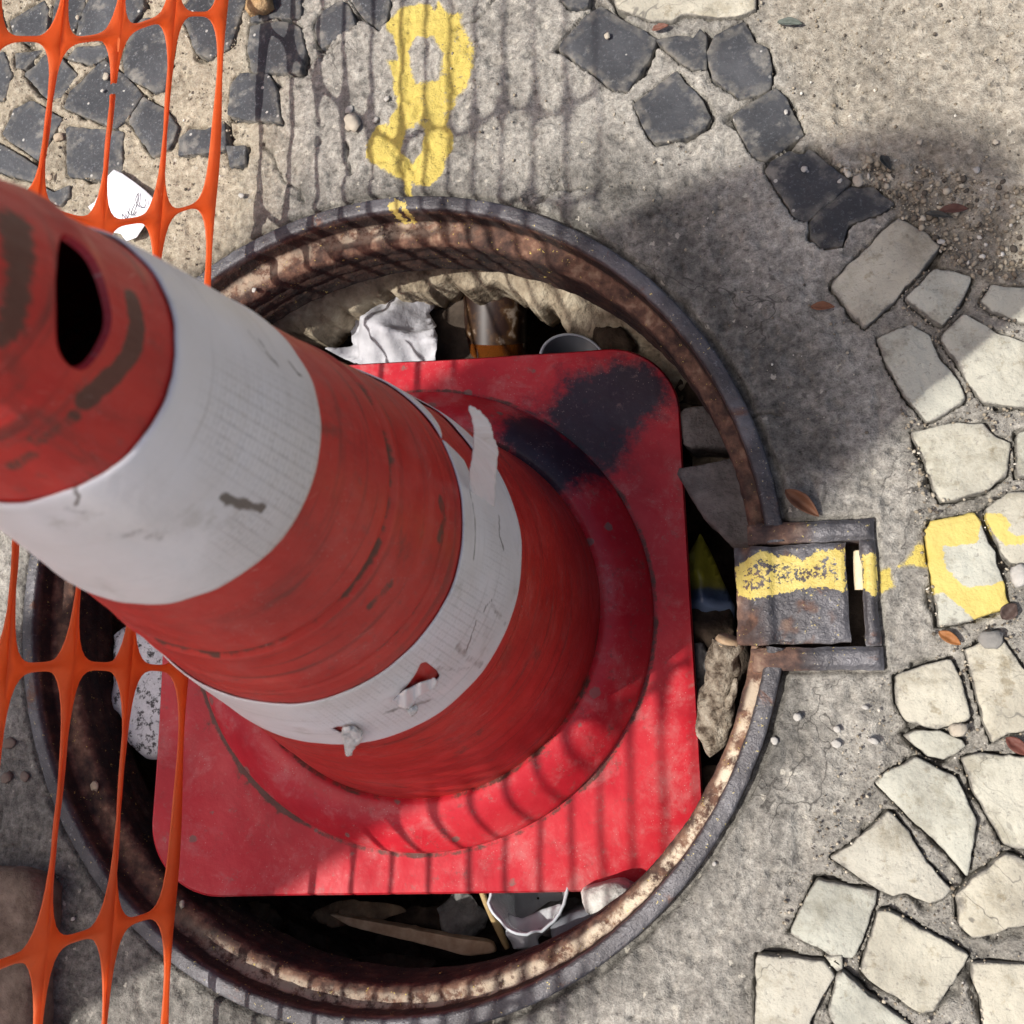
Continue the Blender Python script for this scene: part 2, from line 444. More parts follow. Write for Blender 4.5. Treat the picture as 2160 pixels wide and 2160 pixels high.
def mat_band():
    n = NT('reflective sleeve', 0.42, 0.5)
    uv = n.attr('cuv', True)
    a = n.noise(12, 5, vec=uv); f = n.noise(240, 4, vec=uv, rough=0.7)
    c = n.ramp(a, [(0.3, (0.68, 0.635, 0.60)), (0.55, (0.80, 0.765, 0.755)), (0.75, (0.86, 0.84, 0.86))])
    # moulded retro-reflector cells: zigzag seams running up the cone
    xyz = n.n('ShaderNodeSeparateXYZ'); n.L(uv, xyz.inputs[0])
    tri = n.math('PINGPONG', xyz.outputs[1], 0.0011)
    ph_ = n.math('FRACT', n.math('DIVIDE', n.math('ADD', xyz.outputs[0], n.math('MULTIPLY', tri, 0.75)), 0.0042))
    cell = n.step(n.math('ABSOLUTE', n.math('SUBTRACT', ph_, 0.5)), 0.11, 0.03)
    bv = n.n('ShaderNodeCombineXYZ'); n.L(n.math('ADD', xyz.outputs[0], n.math('MULTIPLY', tri, 0.75)), bv.inputs[0]); n.L(xyz.outputs[1], bv.inputs[1])
    br = n.n('ShaderNodeTexBrick'); n.L(bv.outputs[0], br.inputs['Vector']); br.offset = 0.5
    br.inputs['Scale'].default_value = 1.0; br.inputs['Brick Width'].default_value = 0.0042; br.inputs['Row Height'].default_value = 0.0022
    br.inputs['Mortar Size'].default_value = 0.00022; br.inputs['Mortar Smooth'].default_value = 0.5
    cell = n.math('MAXIMUM', n.math('MULTIPLY', cell, 0.55), n.math('MULTIPLY', br.outputs['Fac'], 0.7))
    vis = n.math('MULTIPLY', n.attr('cell'), n.step(n.noise(26, 3, vec=uv), 0.30, 0.5))
    c = n.mix(n.math('MULTIPLY', n.math('MULTIPLY', cell, vis), n.ramp(n.noise(300, 2, vec=uv), [(0.35, 0.25), (0.65, 0.85)])), c, (0.36, 0.335, 0.30))
    sv = n.noise(1.0, 5, vec=n.scale(uv, (10.0, 260.0, 1.0)), rough=0.65)
    c = n.mix(n.math('MULTIPLY', n.step(sv, 0.55, 0.75), 0.4), c, (0.33, 0.30, 0.27))
    c = n.mix(n.math('MULTIPLY', n.step(n.noise(36, 6, vec=uv, rough=0.7), 0.56, 0.72), 0.5), c, (0.36, 0.32, 0.26))
    dn = n.math('ADD', n.attr('dirt'), n.math('MULTIPLY', n.math('SUBTRACT', n.noise(110, 7, vec=uv, rough=0.75), 0.5), 1.6))
    c = n.mix(n.math('MULTIPLY', n.math('MULTIPLY', n.step(dn, 0.32, 0.9), n.step(n.attr('dirt'), 0.0, 0.15)), 0.9), c, (0.10, 0.075, 0.055))
    n.color(c)
    b = n.bump(n.math('SUBTRACT', 1.0, n.math('MULTIPLY', cell, vis)), 0.5, 0.0006)
    n.bump(n.noise(40, 4, vec=uv), 0.3, 0.004, b)
    return n.m

def mat_net():
    n = NT('orange mesh plastic', 0.5, 0.35)
    a = n.noise(60, 4)
    c = n.ramp(a, [(0.3, (0.82, 0.185, 0.060)), (0.7, (0.90, 0.245, 0.090))])
    c = n.mix(n.math('MULTIPLY', n.step(n.noise(90, 6, rough=0.75), 0.52, 0.72), 0.25), c, (0.48, 0.22, 0.13))
    n.color(c)
    n.bump(n.noise(160, 3), 0.25, 0.001)
    tr = n.n('ShaderNodeBsdfTranslucent'); tr.inputs[0].default_value = (1.0, 0.36, 0.14, 1)
    mx = n.n('ShaderNodeMixShader'); mx.inputs[0].default_value = 0.62
    n.L(n.b.outputs[0], mx.inputs[1]); n.L(tr.outputs[0], mx.inputs[2])
    n.L(mx.outputs[0], n.t.nodes['Material Output'].inputs['Surface'])
    return n.m

def mat_simple(name, stops, sc=30, rough=0.8, spec=0.3, bumpd=0.002, bsc=None, strength=0.5, det=5, **kw):
    n = NT(name, rough, spec)
    o = n.obj()
    a = n.noise(sc, det, vec=o, rough=0.65, dist=kw.get('dist', 0.0))
    c = n.ramp(a, stops)
    if kw.get('speck'):
        spc, amt, th = kw['speck']
        c = n.mix(n.math('MULTIPLY', n.step(n.noise(kw.get('spsc', 300), 4, vec=o, rough=0.75), th, th + 0.12), amt), c, spc)
    n.color(c)
    n.bump(n.noise(bsc or sc * 3, 5, vec=o, rough=0.65), strength, bumpd)
    return n

M_ground = mat_ground()
M_white = mat_white_stone()
M_black = mat_black_stone(True)
M_black2 = mat_black_stone(False)
M_iron = mat_iron(True)
M_red = mat_red('weathered red rubber')
M_plate = mat_red('weathered red base rubber', False)
M_band = mat_band()
M_net = mat_net()
M_shaft = mat_simple('crumbling concrete', [(0.3, (0.10, 0.075, 0.05)), (0.5, (0.30, 0.25, 0.18)), (0.7, (0.50, 0.44, 0.33))], 40, 0.95, 0.15, 0.006, 90, 0.9).m
M_mud = mat_simple('damp pit earth', [(0.3, (0.022, 0.017, 0.013)), (0.55, (0.075, 0.058, 0.044)), (0.75, (0.16, 0.125, 0.095))], 35, 0.95, 0.2, 0.006, 120, 0.8).m

# ------------------------------------------------------------------ stone outlines (survey points)
R1 = (0, 0, 2.6833); R2 = (720, 0, 2.6833); R3 = (1440, 0, 2.6833); R6 = (1440, 720, 2.6833); RB = (1440, 1440, 2.6833); R330 = (330, 0, 3.864)
BLACK = [zp(p, *r) for p, r in [
    ([(190, 205), (350, 125), (405, 240), (470, 270), (500, 390), (490, 490), (430, 525), (330, 545), (175, 440), (150, 300)], R3),
    ([(290, 660), (420, 565), (530, 510), (585, 560), (640, 680), (680, 760), (600, 810), (470, 900), (430, 890), (380, 840)], R3),
    ([(475, 970), (510, 915), (610, 860), (690, 878), (712, 845), (840, 950), (940, 1020), (850, 1120), (690, 1240), (640, 1220)], R3),
    ([(790, 1180), (950, 1060), (1070, 1065), (1180, 1160), (1110, 1210), (940, 1270), (900, 1390), (790, 1395), (730, 1340), (725, 1260)], R3),
    ([(1235, 270), (1370, 110), (1470, 40), (1540, 90), (1770, 215), (1740, 310), (1610, 500), (1540, 495), (1390, 380)], R2),
    ([(60, 120), (240, 5), (270, 60), (255, 200), (150, 240), (80, 200)], R1),
    ([(310, 10), (400, -60), (480, -20), (470, 30), (420, 160), (340, 210), (295, 150)], R1),
    ([(510, 0), (600, -90), (790, -40), (800, 40), (740, 130), (600, 220), (430, 225), (450, 120)], R1),
    ([(750, 160), (800, 110), (920, 110), (990, 200), (960, 330), (930, 500), (880, 510), (710, 420), (700, 330)], R1),
    ([(140, 420), (270, 310), (340, 330), (430, 420), (350, 540), (270, 560)], R1),
    ([(380, 330), (440, 270), (620, 255), (650, 290), (520, 365), (450, 350)], R1),
    ([(480, 450), (590, 345), (700, 430), (790, 530), (720, 640), (650, 715), (370, 605), (400, 520)], R1),
    ([(730, 690), (810, 555), (930, 620), (1000, 720), (950, 830), (860, 880), (800, 790)], R1),
    ([(80, 620), (170, 570), (340, 670), (290, 760), (210, 895), (20, 760)], R1),
    ([(385, 725), (690, 750), (680, 870), (680, 960), (570, 1010), (390, 990)], R1),
    ([(-40, 800), (60, 850), (210, 945), (205, 1030), (100, 1000), (-40, 960)], R1),
    ([(230, 1050), (300, 1085), (390, 1050), (385, 1110), (330, 1160), (240, 1110)], R1),
    ([(1010, 90), (1130, -60), (1280, -70), (1380, 0), (1290, 255), (1190, 315), (1110, 290), (1060, 150)], R1),
    ([(1420, 150), (1600, 120), (1690, 160), (1720, 300), (1685, 408), (1430, 398), (1405, 280)], R1),
    ([(1420, -20), (1500, -120), (1700, -90), (1690, 100), (1560, 90), (1420, 120)], R1),
    ([(1290, 220), (1350, 90), (1500, 5), (1570, 60), (1610, 200), (1350, 380), (1310, 310)], R330),
    ([(1590, 0), (1640, -190), (1900, -170), (1880, 120), (1820, 240), (1680, 130)], R330),
    ([(610, 700), (690, 600), (900, 605), (960, 700), (1000, 980), (830, 975), (590, 930)], R330),
    ([(190, 1130), (260, 1050), (390, 1060), (540, 985), (550, 1210), (390, 1240), (190, 1260)], R330),
    ([(565, 1190), (725, 1180), (715, 1330), (600, 1360)], R330),
    ([(85, 300), (240, 285), (140, 385), (90, 380)], R1),
    ([(-120, 40), (-20, -20), (20, 150), (-40, 260), (-140, 180)], R1),
    ([(-130, 330), (20, 300), (60, 420), (20, 560), (-110, 540)], R1),
]] + [
    [(1341, 220), (1428, 153), (1441, 171), (1479, 212), (1496, 246), (1485, 265), (1447, 287), (1382, 299), (1368, 280)],
    [(1386, 84), (1440, 74), (1462, 82), (1477, 62), (1490, 77), (1488, 142), (1462, 143), (1434, 128)],
    [(1186, 0), (1190, -50), (1245, -45), (1238, 13), (1200, 15)],
]
YSTONE = zp([(1370, 1070), (1400, 1010), (1650, 970), (1690, 1020), (1780, 1240), (1855, 1500), (1650, 1580), (1450, 1610), (1440, 1500), (1400, 1300)], *R6)
YSTONE2 = [(2077, 1070), (2130, 1037), (2200, 1035), (2200, 1195), (2130, 1190), (2111, 1164), (2081, 1096)]
WHITE = [zp(p, *r) for p, r in [
    ([(835, 1610), (1215, 1230), (1330, 1290), (1460, 1390), (1390, 1480), (1200, 1700), (1030, 1850)], R3),
    ([(1260, 1690), (1430, 1515), (1640, 1560), (1600, 1680), (1470, 1840), (1390, 1790)], R3),
    ([(1295, 510), (1560, 465), (1700, 465), (1740, 520), (1850, 580), (1830, 760), (1720, 840), (1560, 890), (1470, 895), (1420, 830), (1370, 670)], R6),
    ([(1255, 300), (1320, 272), (1450, 268), (1590, 325), (1605, 360), (1550, 398), (1480, 440), (1380, 418)], RB),
    ([(1095, 570), (1160, 510), (1320, 420), (1440, 490), (1550, 530), (1660, 780), (1650, 900), (1610, 1100), (1480, 950), (1290, 770)], RB),
    ([(1580, 430), (1700, 405), (1932, 420), (2030, 430), (2030, 960), (1820, 920), (1780, 840), (1660, 640)], RB),
    ([(835, 990), (960, 920), (1160, 735), (1190, 745), (1280, 850), (1370, 1010), (1520, 1170), (1490, 1210), (1400, 1250), (1270, 1200), (1190, 1210), (1130, 1180), (1010, 1110)], RB),
    ([(605, 1415), (760, 1110), (900, 1150), (1095, 1180), (1090, 1260), (1020, 1460), (960, 1560), (830, 1540)], RB),
    ([(1110, 1300), (1160, 1290), (1450, 1450), (1620, 1540), (1540, 1690), (1420, 1860), (1350, 1870), (1050, 1690), (1010, 1630), (1070, 1440)], RB),
    ([(1550, 1200), (1640, 1110), (1830, 970), (1932, 1010), (2030, 1040), (2030, 1330), (1932, 1370), (1640, 1450), (1570, 1370)], RB),
    ([(415, 1545), (560, 1555), (790, 1580), (868, 1665), (770, 1800), (720, 1932), (720, 2050), (410, 2050)], RB),
    ([(800, 1548), (900, 1548), (900, 1615), (872, 1632)], RB),
    ([(872, 1665), (910, 1645), (1050, 1765), (1280, 1930), (1350, 2040), (900, 2040), (830, 1860)], RB),
    ([(1640, 1590), (1720, 1590), (1932, 1600), (2030, 1600), (2030, 2050), (1720, 2050), (1690, 1800), (1650, 1700)], RB),
]] + [
    [(2070, 634), (2092, 600), (2160, 608), (2210, 620), (2210, 690), (2150, 677), (2090, 655)],
    [(1850, 715), (1921, 684), (1962, 708), (1977, 750), (2021, 802), (2038, 843), (1977, 880), (1956, 889), (1906, 832), (1872, 768)],
    [(1984, 715), (2033, 660), (2100, 700), (2160, 722), (2220, 740), (2220, 860), (2074, 850), (2051, 817), (2021, 765)],
    [(2146, 910), (2210, 900), (2210, 1010), (2144, 1004)],
    [(1887, 1424), (2006, 1387), (2029, 1440), (2051, 1516), (1973, 1539), (1913, 1522), (1891, 1485)],
    [(2038, 1370), (2085, 1344), (2111, 1345), (2160, 1410), (2210, 1440), (2210, 1530), (2129, 1546), (2094, 1564), (2074, 1514), (2050, 1430)],
    [(1290, -50), (1590, -60), (1593, 18), (1560, 33), (1510, 35), (1440, 30), (1420, 42), (1380, 43), (1300, 16)],
    YSTONE, YSTONE2,
]
def grow(p, k):
    a = np.array(p, float); c = a.mean(0)
    return [tuple(v) for v in c + (a - c) * k]
BLACK = [grow(p, 1.07) for p in BLACK]
WHITE = [p if p in (YSTONE, YSTONE2) else grow(p, 1.015) for p in WHITE]
PAINT8 = zp([(260, 140), (330, 50), (440, 20), (500, 30), (530, 60), (545, 10), (600, 60), (690, 80), (680, 130), (720, 200), (750, 260), (755, 380), (720, 470), (660, 540), (620, 640), (600, 700), (630, 760), (625, 840), (590, 900), (570, 990), (500, 1050), (430, 1050), (390, 1020), (385, 1110), (360, 1110), (340, 1010), (290, 990), (180, 930), (140, 890), (160, 790), (200, 720), (270, 700), (290, 650), (310, 600), (290, 420), (260, 350), (330, 340), (320, 310), (300, 210), (260, 180)], *R2)
PH1 = zp([(380, 290), (430, 210), (520, 215), (575, 300), (550, 450), (420, 460), (400, 400)], *R2)
PH2 = zp([(330, 850), (370, 740), (430, 700), (470, 740), (450, 860), (390, 910)], *R2)
PTRAIL = [zp([(1220, 1275), (1290, 1200), (1340, 1130), (1370, 1150), (1400, 1180), (1420, 1290), (1300, 1265)], *R6),
          zp([(1105, 1290), (1170, 1280), (1195, 1390), (1105, 1430)], *R6)]

# ------------------------------------------------------------------ pavement
RO = 0.300
HINGE = dict(x1=1853, y0=1092, y1=1413, ix1=1820, iy0=1137, iy1=1364)
hA = at(HINGE['x1'], HINGE['y0']); hB = at(HINGE['x1'], HINGE['y1'])
hxo = (hA[0] + hB[0]) / 2; hyt = hA[1]; hyb = hB[1]
iA = at(HINGE['ix1'], HINGE['iy0']); iB = at(HINGE['ix1'], HINGE['iy1'])
hxi = (iA[0] + iB[0]) / 2; hyti = iA[1]; hybi = iB[1]

def axis_lin(lo, hi, st, far):
    core = np.arange(lo, hi, st)
    out = []; d = st; x = hi
    while x < far:
        out.append(x); d *= 1.35; x += d
    lo2 = []; d = st; x = lo - st
    while x > -far:
        lo2.append(x); d *= 1.35; x -= d
    return np.concatenate([lo2[::-1], core, out])

def build_pavement():
    gx = axis_lin(-0.45, 0.53, 0.0015, 60.0); gy = axis_lin(-0.37, 0.63, 0.0015, 60.0)
    nx, ny = len(gx), len(gy)
    X, Y = np.meshgrid(gx, gy, indexing='ij'); x = X.ravel(); y = Y.ravel()
    near = (np.abs(x) < 0.8) & (np.abs(y) < 0.9)
    ax_ = np.where(near, x, 0); ay_ = np.where(near, y, 0)
    z = (fbm(ax_, ay_, 9, 4, 1) - 0.5) * 0.006 + (fbm(ax_, ay_, 70, 4, 3) - 0.5) * 0.0046 + (vn(ax_ * 300, ay_ * 300, 5) - 0.5) * 0.0010 - 0.0016 * sstep(0.74, 0.86, vn(ax_ * 150, ay_ * 150, 9)) - 0.0022 * sstep(0.80, 0.90, vn(ax_ * 60 + 7, ay_ * 60, 10))
    sand = np.zeros_like(x); stain_shade = np.zeros_like(x); paint = np.zeros_like(x)
    # sandy mortar in the upper left, sandy screed in the upper right
    s = sstep(0.02, -0.06, (x - (-0.075)) + (fbm(x, y, 20, 3, 2) - 0.5) * 0.05) * sstep(0.22, 0.30, y + (fbm(x, y, 18, 3, 6) - 0.5) * 0.06)
    sand = np.maximum(sand, s)
    sr = poly_world([(1560, -300), (1600, 60), (1700, 300), (1860, 420), (1990, 560), (2300, 640), (2500, -300)])
    sand = np.maximum(sand, 0.55 * sstep(0.012, -0.02, np.where(near, sdf(sr, ax_, ay_), 1) + (fbm(x, y, 30, 3, 8) - 0.5) * 0.03))
    # grime ring close to the iron and beside the pale stones
    rr = np.hypot(x, y)
    stain_shade = np.maximum(stain_shade, 0.75 * sstep(0.335, 0.30, rr + (fbm(x, y, 40, 3, 4) - 0.5) * 0.03))
    gb = poly_world([(1150, 350), (1300, 310), (1440, 400), (1580, 540), (1700, 740), (1760, 950), (1650, 1030), (1500, 820), (1380, 600)])
    stain_shade = np.maximum(stain_shade, 0.95 * sstep(0.03, -0.03, np.where(near, sdf(gb, ax_, ay_), 1) + (fbm(x, y, 25, 4, 9) - 0.5) * 0.05))
    lb = poly_world([(-200, 1500), (60, 1560), (260, 1900), (420, 2120), (350, 2300), (-200, 2300)])  # shaded ground in the lower left, painted darker
    stain_shade = np.maximum(stain_shade, 0.8 * sstep(0.02, -0.02, np.where(near, sdf(lb, ax_, ay_), 1)))
    # long hairline mortar seams parted by noise
    for polys, depth, lift in ((WHITE, 0.006, 0.0), (BLACK, 0.005, 0.0)):
        for k, p in enumerate(polys):
            w = poly_world(p)
            lo = w.min(0) - 0.03; hi = w.max(0) + 0.03
            m = np.where((x > lo[0]) & (x < hi[0]) & (y > lo[1]) & (y < hi[1]))[0]
            if not len(m): continue
            d = sdf(w, x[m], y[m])
            nz = fbm(x[m], y[m], 60, 3, 11)
            gap = sstep(0.0019, 0.0005, d + (0.60 - nz) * 0.020)
            z[m] -= gap * depth
            z[m] = np.where(d < 0.0006, np.minimum(z[m], -0.012), z[m])
            if polys is WHITE:
                z[m] -= 0.0016 * sstep(0.03, 0.004, d) * sstep(-0.3, 0.4, fbm(x[m], y[m], 30, 2, 2))
                stain_shade[m] = np.maximum(stain_shade[m], 0.32 * sstep(0.022, 0.004, d))
            stain_shade[m] = np.maximum(stain_shade[m], 0.75 * gap)
    # crumbled step along the iron ring
    ang = np.arctan2(y, x)
    edge = RO + 0.0015 + 0.004 * fbm(x, y, 50, 3, 12)
    z -= 0.006 * sstep(edge + 0.0025, edge - 0.001, rr)
    qx = np.maximum(x - hxo, 0); qy = np.maximum(np.maximum(y - hyt, hyb - y), 0)
    hd = np.where((x > 0.25) & (x < hxo + 0.05), np.hypot(qx, qy), 1)
    z -= 0.005 * sstep(0.0035, 0.0005, hd)
    # paint
    for p in [PAINT8] + PTRAIL:
        w = poly_world(p); lo = w.min(0) - 0.02; hi = w.max(0) + 0.02
        m = np.where((x > lo[0]) & (x < hi[0]) & (y > lo[1]) & (y < hi[1]))[0]
        d = sdf(w, x[m], y[m])
        if p is PAINT8:
            for h in (PH1, PH2):
                d = np.maximum(d, -sdf(poly_world(h), x[m], y[m]))
        worn = 0.95 * sstep(0.003, -0.004, d)
        if p is PAINT8:
            mid = poly_world(zp([(470, 430), (470, 640)], *R2))
            dm = seg_near([tuple(mid[0]), tuple(mid[1])], x[m], y[m], False)[0]
            worn *= 1 - 0.28 * sstep(0.03, 0.012, dm)
            rt = poly_world(zp([(660, 100), (700, 330), (640, 620)], *R2))
            dm = seg_near([tuple(q) for q in rt], x[m], y[m], False)[0]
            worn *= 1 - 0.30 * sstep(0.018, 0.006, dm)
        else:
            worn *= 0.85
        paint[m] = np.maximum(paint[m], worn)
    # a few hand-placed cracks in the concrete
    for c in [[(560, 300), (600, 380), (640, 420)], [(722, 300), (735, 345), (740, 370)], [(960, 60), (1010, 30), (1050, -20)], [(1250, 385), (1180, 400), (1130, 430)], [(1480, 880), (1560, 870), (1640, 872)], [(610, 150), (680, 120), (720, 90)]]:
        w = poly_world(c)
        dseg = seg_near([tuple(q) for q in w], ax_ + (fbm(ax_, ay_, 80, 3, 3) - 0.5) * 0.012, ay_ + (fbm(ax_, ay_, 80, 3, 5) - 0.5) * 0.012, False)[0]
        g = sstep(0.0016, 0.0003, dseg)
        z -= 0.0035 * g; stain_shade = np.maximum(stain_shade, g)
    z = np.where(near, z, -0.004)
    faces = gridfaces(nx, ny)
    fx = x[faces].mean(1); fy = y[faces].mean(1)
    hole = (np.hypot(fx, fy) < 0.2965) | ((fx > 0.2) & (fx < hxo - 0.004) & (fy < hyt - 0.004) & (fy > hyb + 0.004))
    faces = faces[~hole]
    me = mesh_np('pavement', np.stack([x, y, z], 1), faces, dict(sand=sand, stain_shade=stain_shade, paint=paint))
    o = link('pavement', me, M_ground)
    o['kind'] = 'structure'
    return o

pavement = build_pavement()

def resample(w, st=0.004, round_=0.055):
    w = np.asarray(w)
    out = []
    n = len(w)
    for i in range(n):
        a, b = w[i], w[(i + 1) % n]
        out += [a + (b - a) * round_, a + (b - a) * (1 - round_)]
    w = np.array(out); pts = []
    for i in range(len(w)):
        a, b = w[i], w[(i + 1) % len(w)]
        k = max(1, int(np.linalg.norm(b - a) / st))
        for t in range(k): pts.append(a + (b - a) * t / k)
    return np.array(pts)

def build_stone(pts, top, mat, seed, paint_fn=None, rough=0.0006):
    w = resample(poly_world(pts, top), 0.0016 if paint_fn else 0.003)
    n = len(w); c = w.mean(0); Rm = np.linalg.norm(w - c, axis=1).mean()
    r = np.random.default_rng(seed)
    ph = r.random() * 50
    jit = (fbm(w[:, 0] + ph, w[:, 1], 150, 4, seed) - 0.5)[:, None] * 0.0030
    dirv = (w - c) / np.linalg.norm(w - c, axis=1)[:, None]
    w = w + dirv * jit
    tilt = (r.random(2) - 0.5) * 0.035
    rings = []
    inner = [0.92, 0.84, 0.72, 0.58, 0.43, 0.28, 0.14] if not paint_fn else list(np.linspace(0.95, 0.05, 26))
    spec = [(1.0, -0.020, 1), (1.0, -0.0012, 0.8), (1 - 0.0004 / Rm, -0.0004, 0.6), (1 - 0.0014 / Rm, -0.00005, 0.45), (1 - 0.007 / Rm, 0, 0.18)] + [(s * (1 - 0.007 / Rm), 0, 0) for s in inner]
    co = []; rim = []
    for s, dz, rm in spec:
        q = c + (w - c) * s
        zz = top + dz + (q - c) @ tilt
        if dz > -0.01:
            zz = zz + (fbm(q[:, 0] + ph, q[:, 1], 40, 5, seed) - 0.5) * 0.0024 + (fbm(q[:, 0], q[:, 1] + ph, 180, 2, seed + 2) - 0.5) * rough
        co.append(np.column_stack([q, zz])); rim.append(np.full(n, rm))
    nr = len(spec)
    co = np.concatenate(co); rim = np.concatenate(rim)
    k = np.arange(n); k2 = (k + 1) % n
    fs = np.concatenate([np.stack([j * n + k, j * n + k2, (j + 1) * n + k2, (j + 1) * n + k], 1) for j in range(nr - 1)])
    co = np.vstack([co, [[c[0], c[1], co[(nr - 1) * n:, 2].mean()]]]); rim = np.append(rim, 0)
    tri = np.stack([(nr - 1) * n + k, (nr - 1) * n + k2, np.full(n, nr * n)], 1)
    at_ = dict(rim=rim, paint=np.zeros(len(co)))
    if paint_fn: at_['paint'] = paint_fn(co[:, 0], co[:, 1])
    me = mesh_np('stone', co, [fs, tri], at_)
    return link('stone', me, mat, pavement)

def ypaint1(x, y):
    hole = poly_world(zp([(1500, 1180), (1600, 1170), (1680, 1160), (1700, 1060), (1720, 1080), (1790, 1330), (1740, 1360), (1600, 1370), (1510, 1290)], *R6))
    low = poly_world(zp([(1380, 1470), (1460, 1440), (1560, 1530), (1650, 1600), (1400, 1680)], *R6))
    d = np.minimum(sdf(hole, x, y), sdf(low, x, y))
    return 0.95 * sstep(-0.002, 0.006, d) * (0.78 + 0.3 * fbm(x, y, 40, 3, 2))
def ypaint2(x, y):
    p = poly_world(zp([(1690, 970), (1790, 960), (1860, 1040), (1840, 1070), (1890, 1100), (2000, 1080), (2000, 1150), (1800, 1160), (1740, 1080)], *R6))
    return 0.9 * sstep(0.003, -0.004, sdf(p, x, y))

for i, p in enumerate(BLACK):
    build_stone(p, 0.0008 + 0.0014 * random.random(), M_black2 if i < 5 or i >= len(BLACK) - 3 else M_black, 100 + i)
for i, p in enumerate(WHITE):
    fn = ypaint1 if p is YSTONE else ypaint2 if p is YSTONE2 else None
    build_stone(p, 0.0008 + 0.0018 * random.random(), M_white, 300 + i, fn)

# ------------------------------------------------------------------ manhole frame
frame = thing('manhole_frame', 'rusty round cast iron manhole frame set in the concrete, without its cover', 'manhole frame')
TH_T = math.atan2(hyti, 0.292); TH_B = math.atan2(hybi, 0.292)

def build_rim():
    prof = [(0.3000, -0.022), (0.3000, 0.0022), (0.2996, 0.0030), (0.2985, 0.0034), (0.2950, 0.0036), (0.2912, 0.0035), (0.2898, 0.0030), (0.2890, 0.0016),
            (0.2884, -0.005), (0.2880, -0.011), (0.2874, -0.0155), (0.2860, -0.0172), (0.2830, -0.0176), (0.2790, -0.0178), (0.2745, -0.0182), (0.2715, -0.0200), (0.2700, -0.0235),
            (0.2700, -0.031), (0.2708, -0.036), (0.2694, -0.039), (0.2694, -0.045), (0.2706, -0.048), (0.2690, -0.052), (0.2690, -0.066), (0.2715, -0.070), (0.2790, -0.072), (0.3000, -0.072)]
    prof = np.array(prof)
    # finer profile
    q = []
    for i in range(len(prof) - 1):
        k = max(1, int(np.linalg.norm(prof[i + 1] - prof[i]) / 0.0016))
        for t in range(k): q.append(prof[i] + (prof[i + 1] - prof[i]) * t / k)
    q.append(prof[-1]); prof = np.array(q)
    n = 900
    th = TH_T + (np.linspace(0, 1, n)) * (2 * math.pi - (TH_T - TH_B))
    T, I = np.meshgrid(th, np.arange(len(prof)), indexing='ij')
    d0 = np.degrees(T) % 360
    gsh = lambda c, w: np.exp(-(((d0 - c + 180) % 360 - 180) / w) ** 2)
    nar = np.clip(0.36 * gsh(335, 48) + 0.34 * gsh(30, 40) + 0.16 * gsh(275, 35), 0, 0.40)
    r = np.where(prof[I, 0] < 0.2885, 0.2885 - (0.2885 - prof[I, 0]) * (1 - nar), prof[I, 0]); z = prof[I, 1]
    nzc = fbm(T * 0.29 * 1.0, z, 120, 4, 3); rough = fbm(T * 0.29, z + r * 3, 260, 3, 7) - 0.5
    low = sstep(-0.004, -0.012, z)
    r = r + (nzc - 0.5) * 0.0018 * (0.35 + 0.6 * low) + rough * 0.0006
    z = z + (fbm(T * 0.29, r, 90, 4, 5) - 0.5) * 0.0024 * (0.18 + low * sstep(-0.03, -0.018, z)) + rough * 0.0005
    rust = sstep(0.0012, -0.0030, prof[I, 1]); rust = np.maximum(rust, 0.0)
    wall_shade = np.clip(sstep(-0.020, -0.030, prof[I, 1]) + sstep(-0.001, -0.005, prof[I, 1]) * sstep(-0.0165, -0.0135, prof[I, 1]), 0, 1) * 0.95  # painted shade on the walls above and below the ledge
    led = sstep(-0.0135, -0.0160, prof[I, 1]) * sstep(-0.025, -0.0195, prof[I, 1])
    deg = np.degrees(T) % 360
    # pale limescale on the ledge: strongest low right and at the foot of the picture, patches at the top
    dd = lambda c, w: np.exp(-(((deg - c + 180) % 360 - 180) / w) ** 2)
    scale = led * sstep(0.2735, 0.2790, prof[I, 0]) * np.clip(1.15 * dd(325, 26) + 0.55 * dd(285, 22) + 0.45 * dd(255, 14) + 0.5 * dd(88, 10) + 0.4 * dd(115, 14), 0, 1)
    paint = np.zeros_like(T)
    x = r * np.cos(T); y = r * np.sin(T)
    blob = poly_world(zp([(265, 1165), (300, 1140), (365, 1138), (372, 1232), (330, 1247), (290, 1205)], *R2), 0.003)
    bh = poly_world(zp([(312, 1178), (350, 1165), (345, 1200), (318, 1200)], *R2), 0.003)
    d = np.maximum(sdf(blob, x.ravel(), y.ravel()), -sdf(bh, x.ravel(), y.ravel())).reshape(x.shape)
    paint = np.where(prof[I, 1] > -0.016, 0.95 * sstep(0.0025, -0.002, d), 0)
    me = mesh_np('rim', np.stack([x, y, z], -1).reshape(-1, 3), gridfaces(n, len(prof)),
                 dict(rust=rust.ravel(), wall_shade=wall_shade.ravel(), scale=scale.ravel(), paint=paint.ravel()))
    return link('rim', me, M_iron, frame)
build_rim()

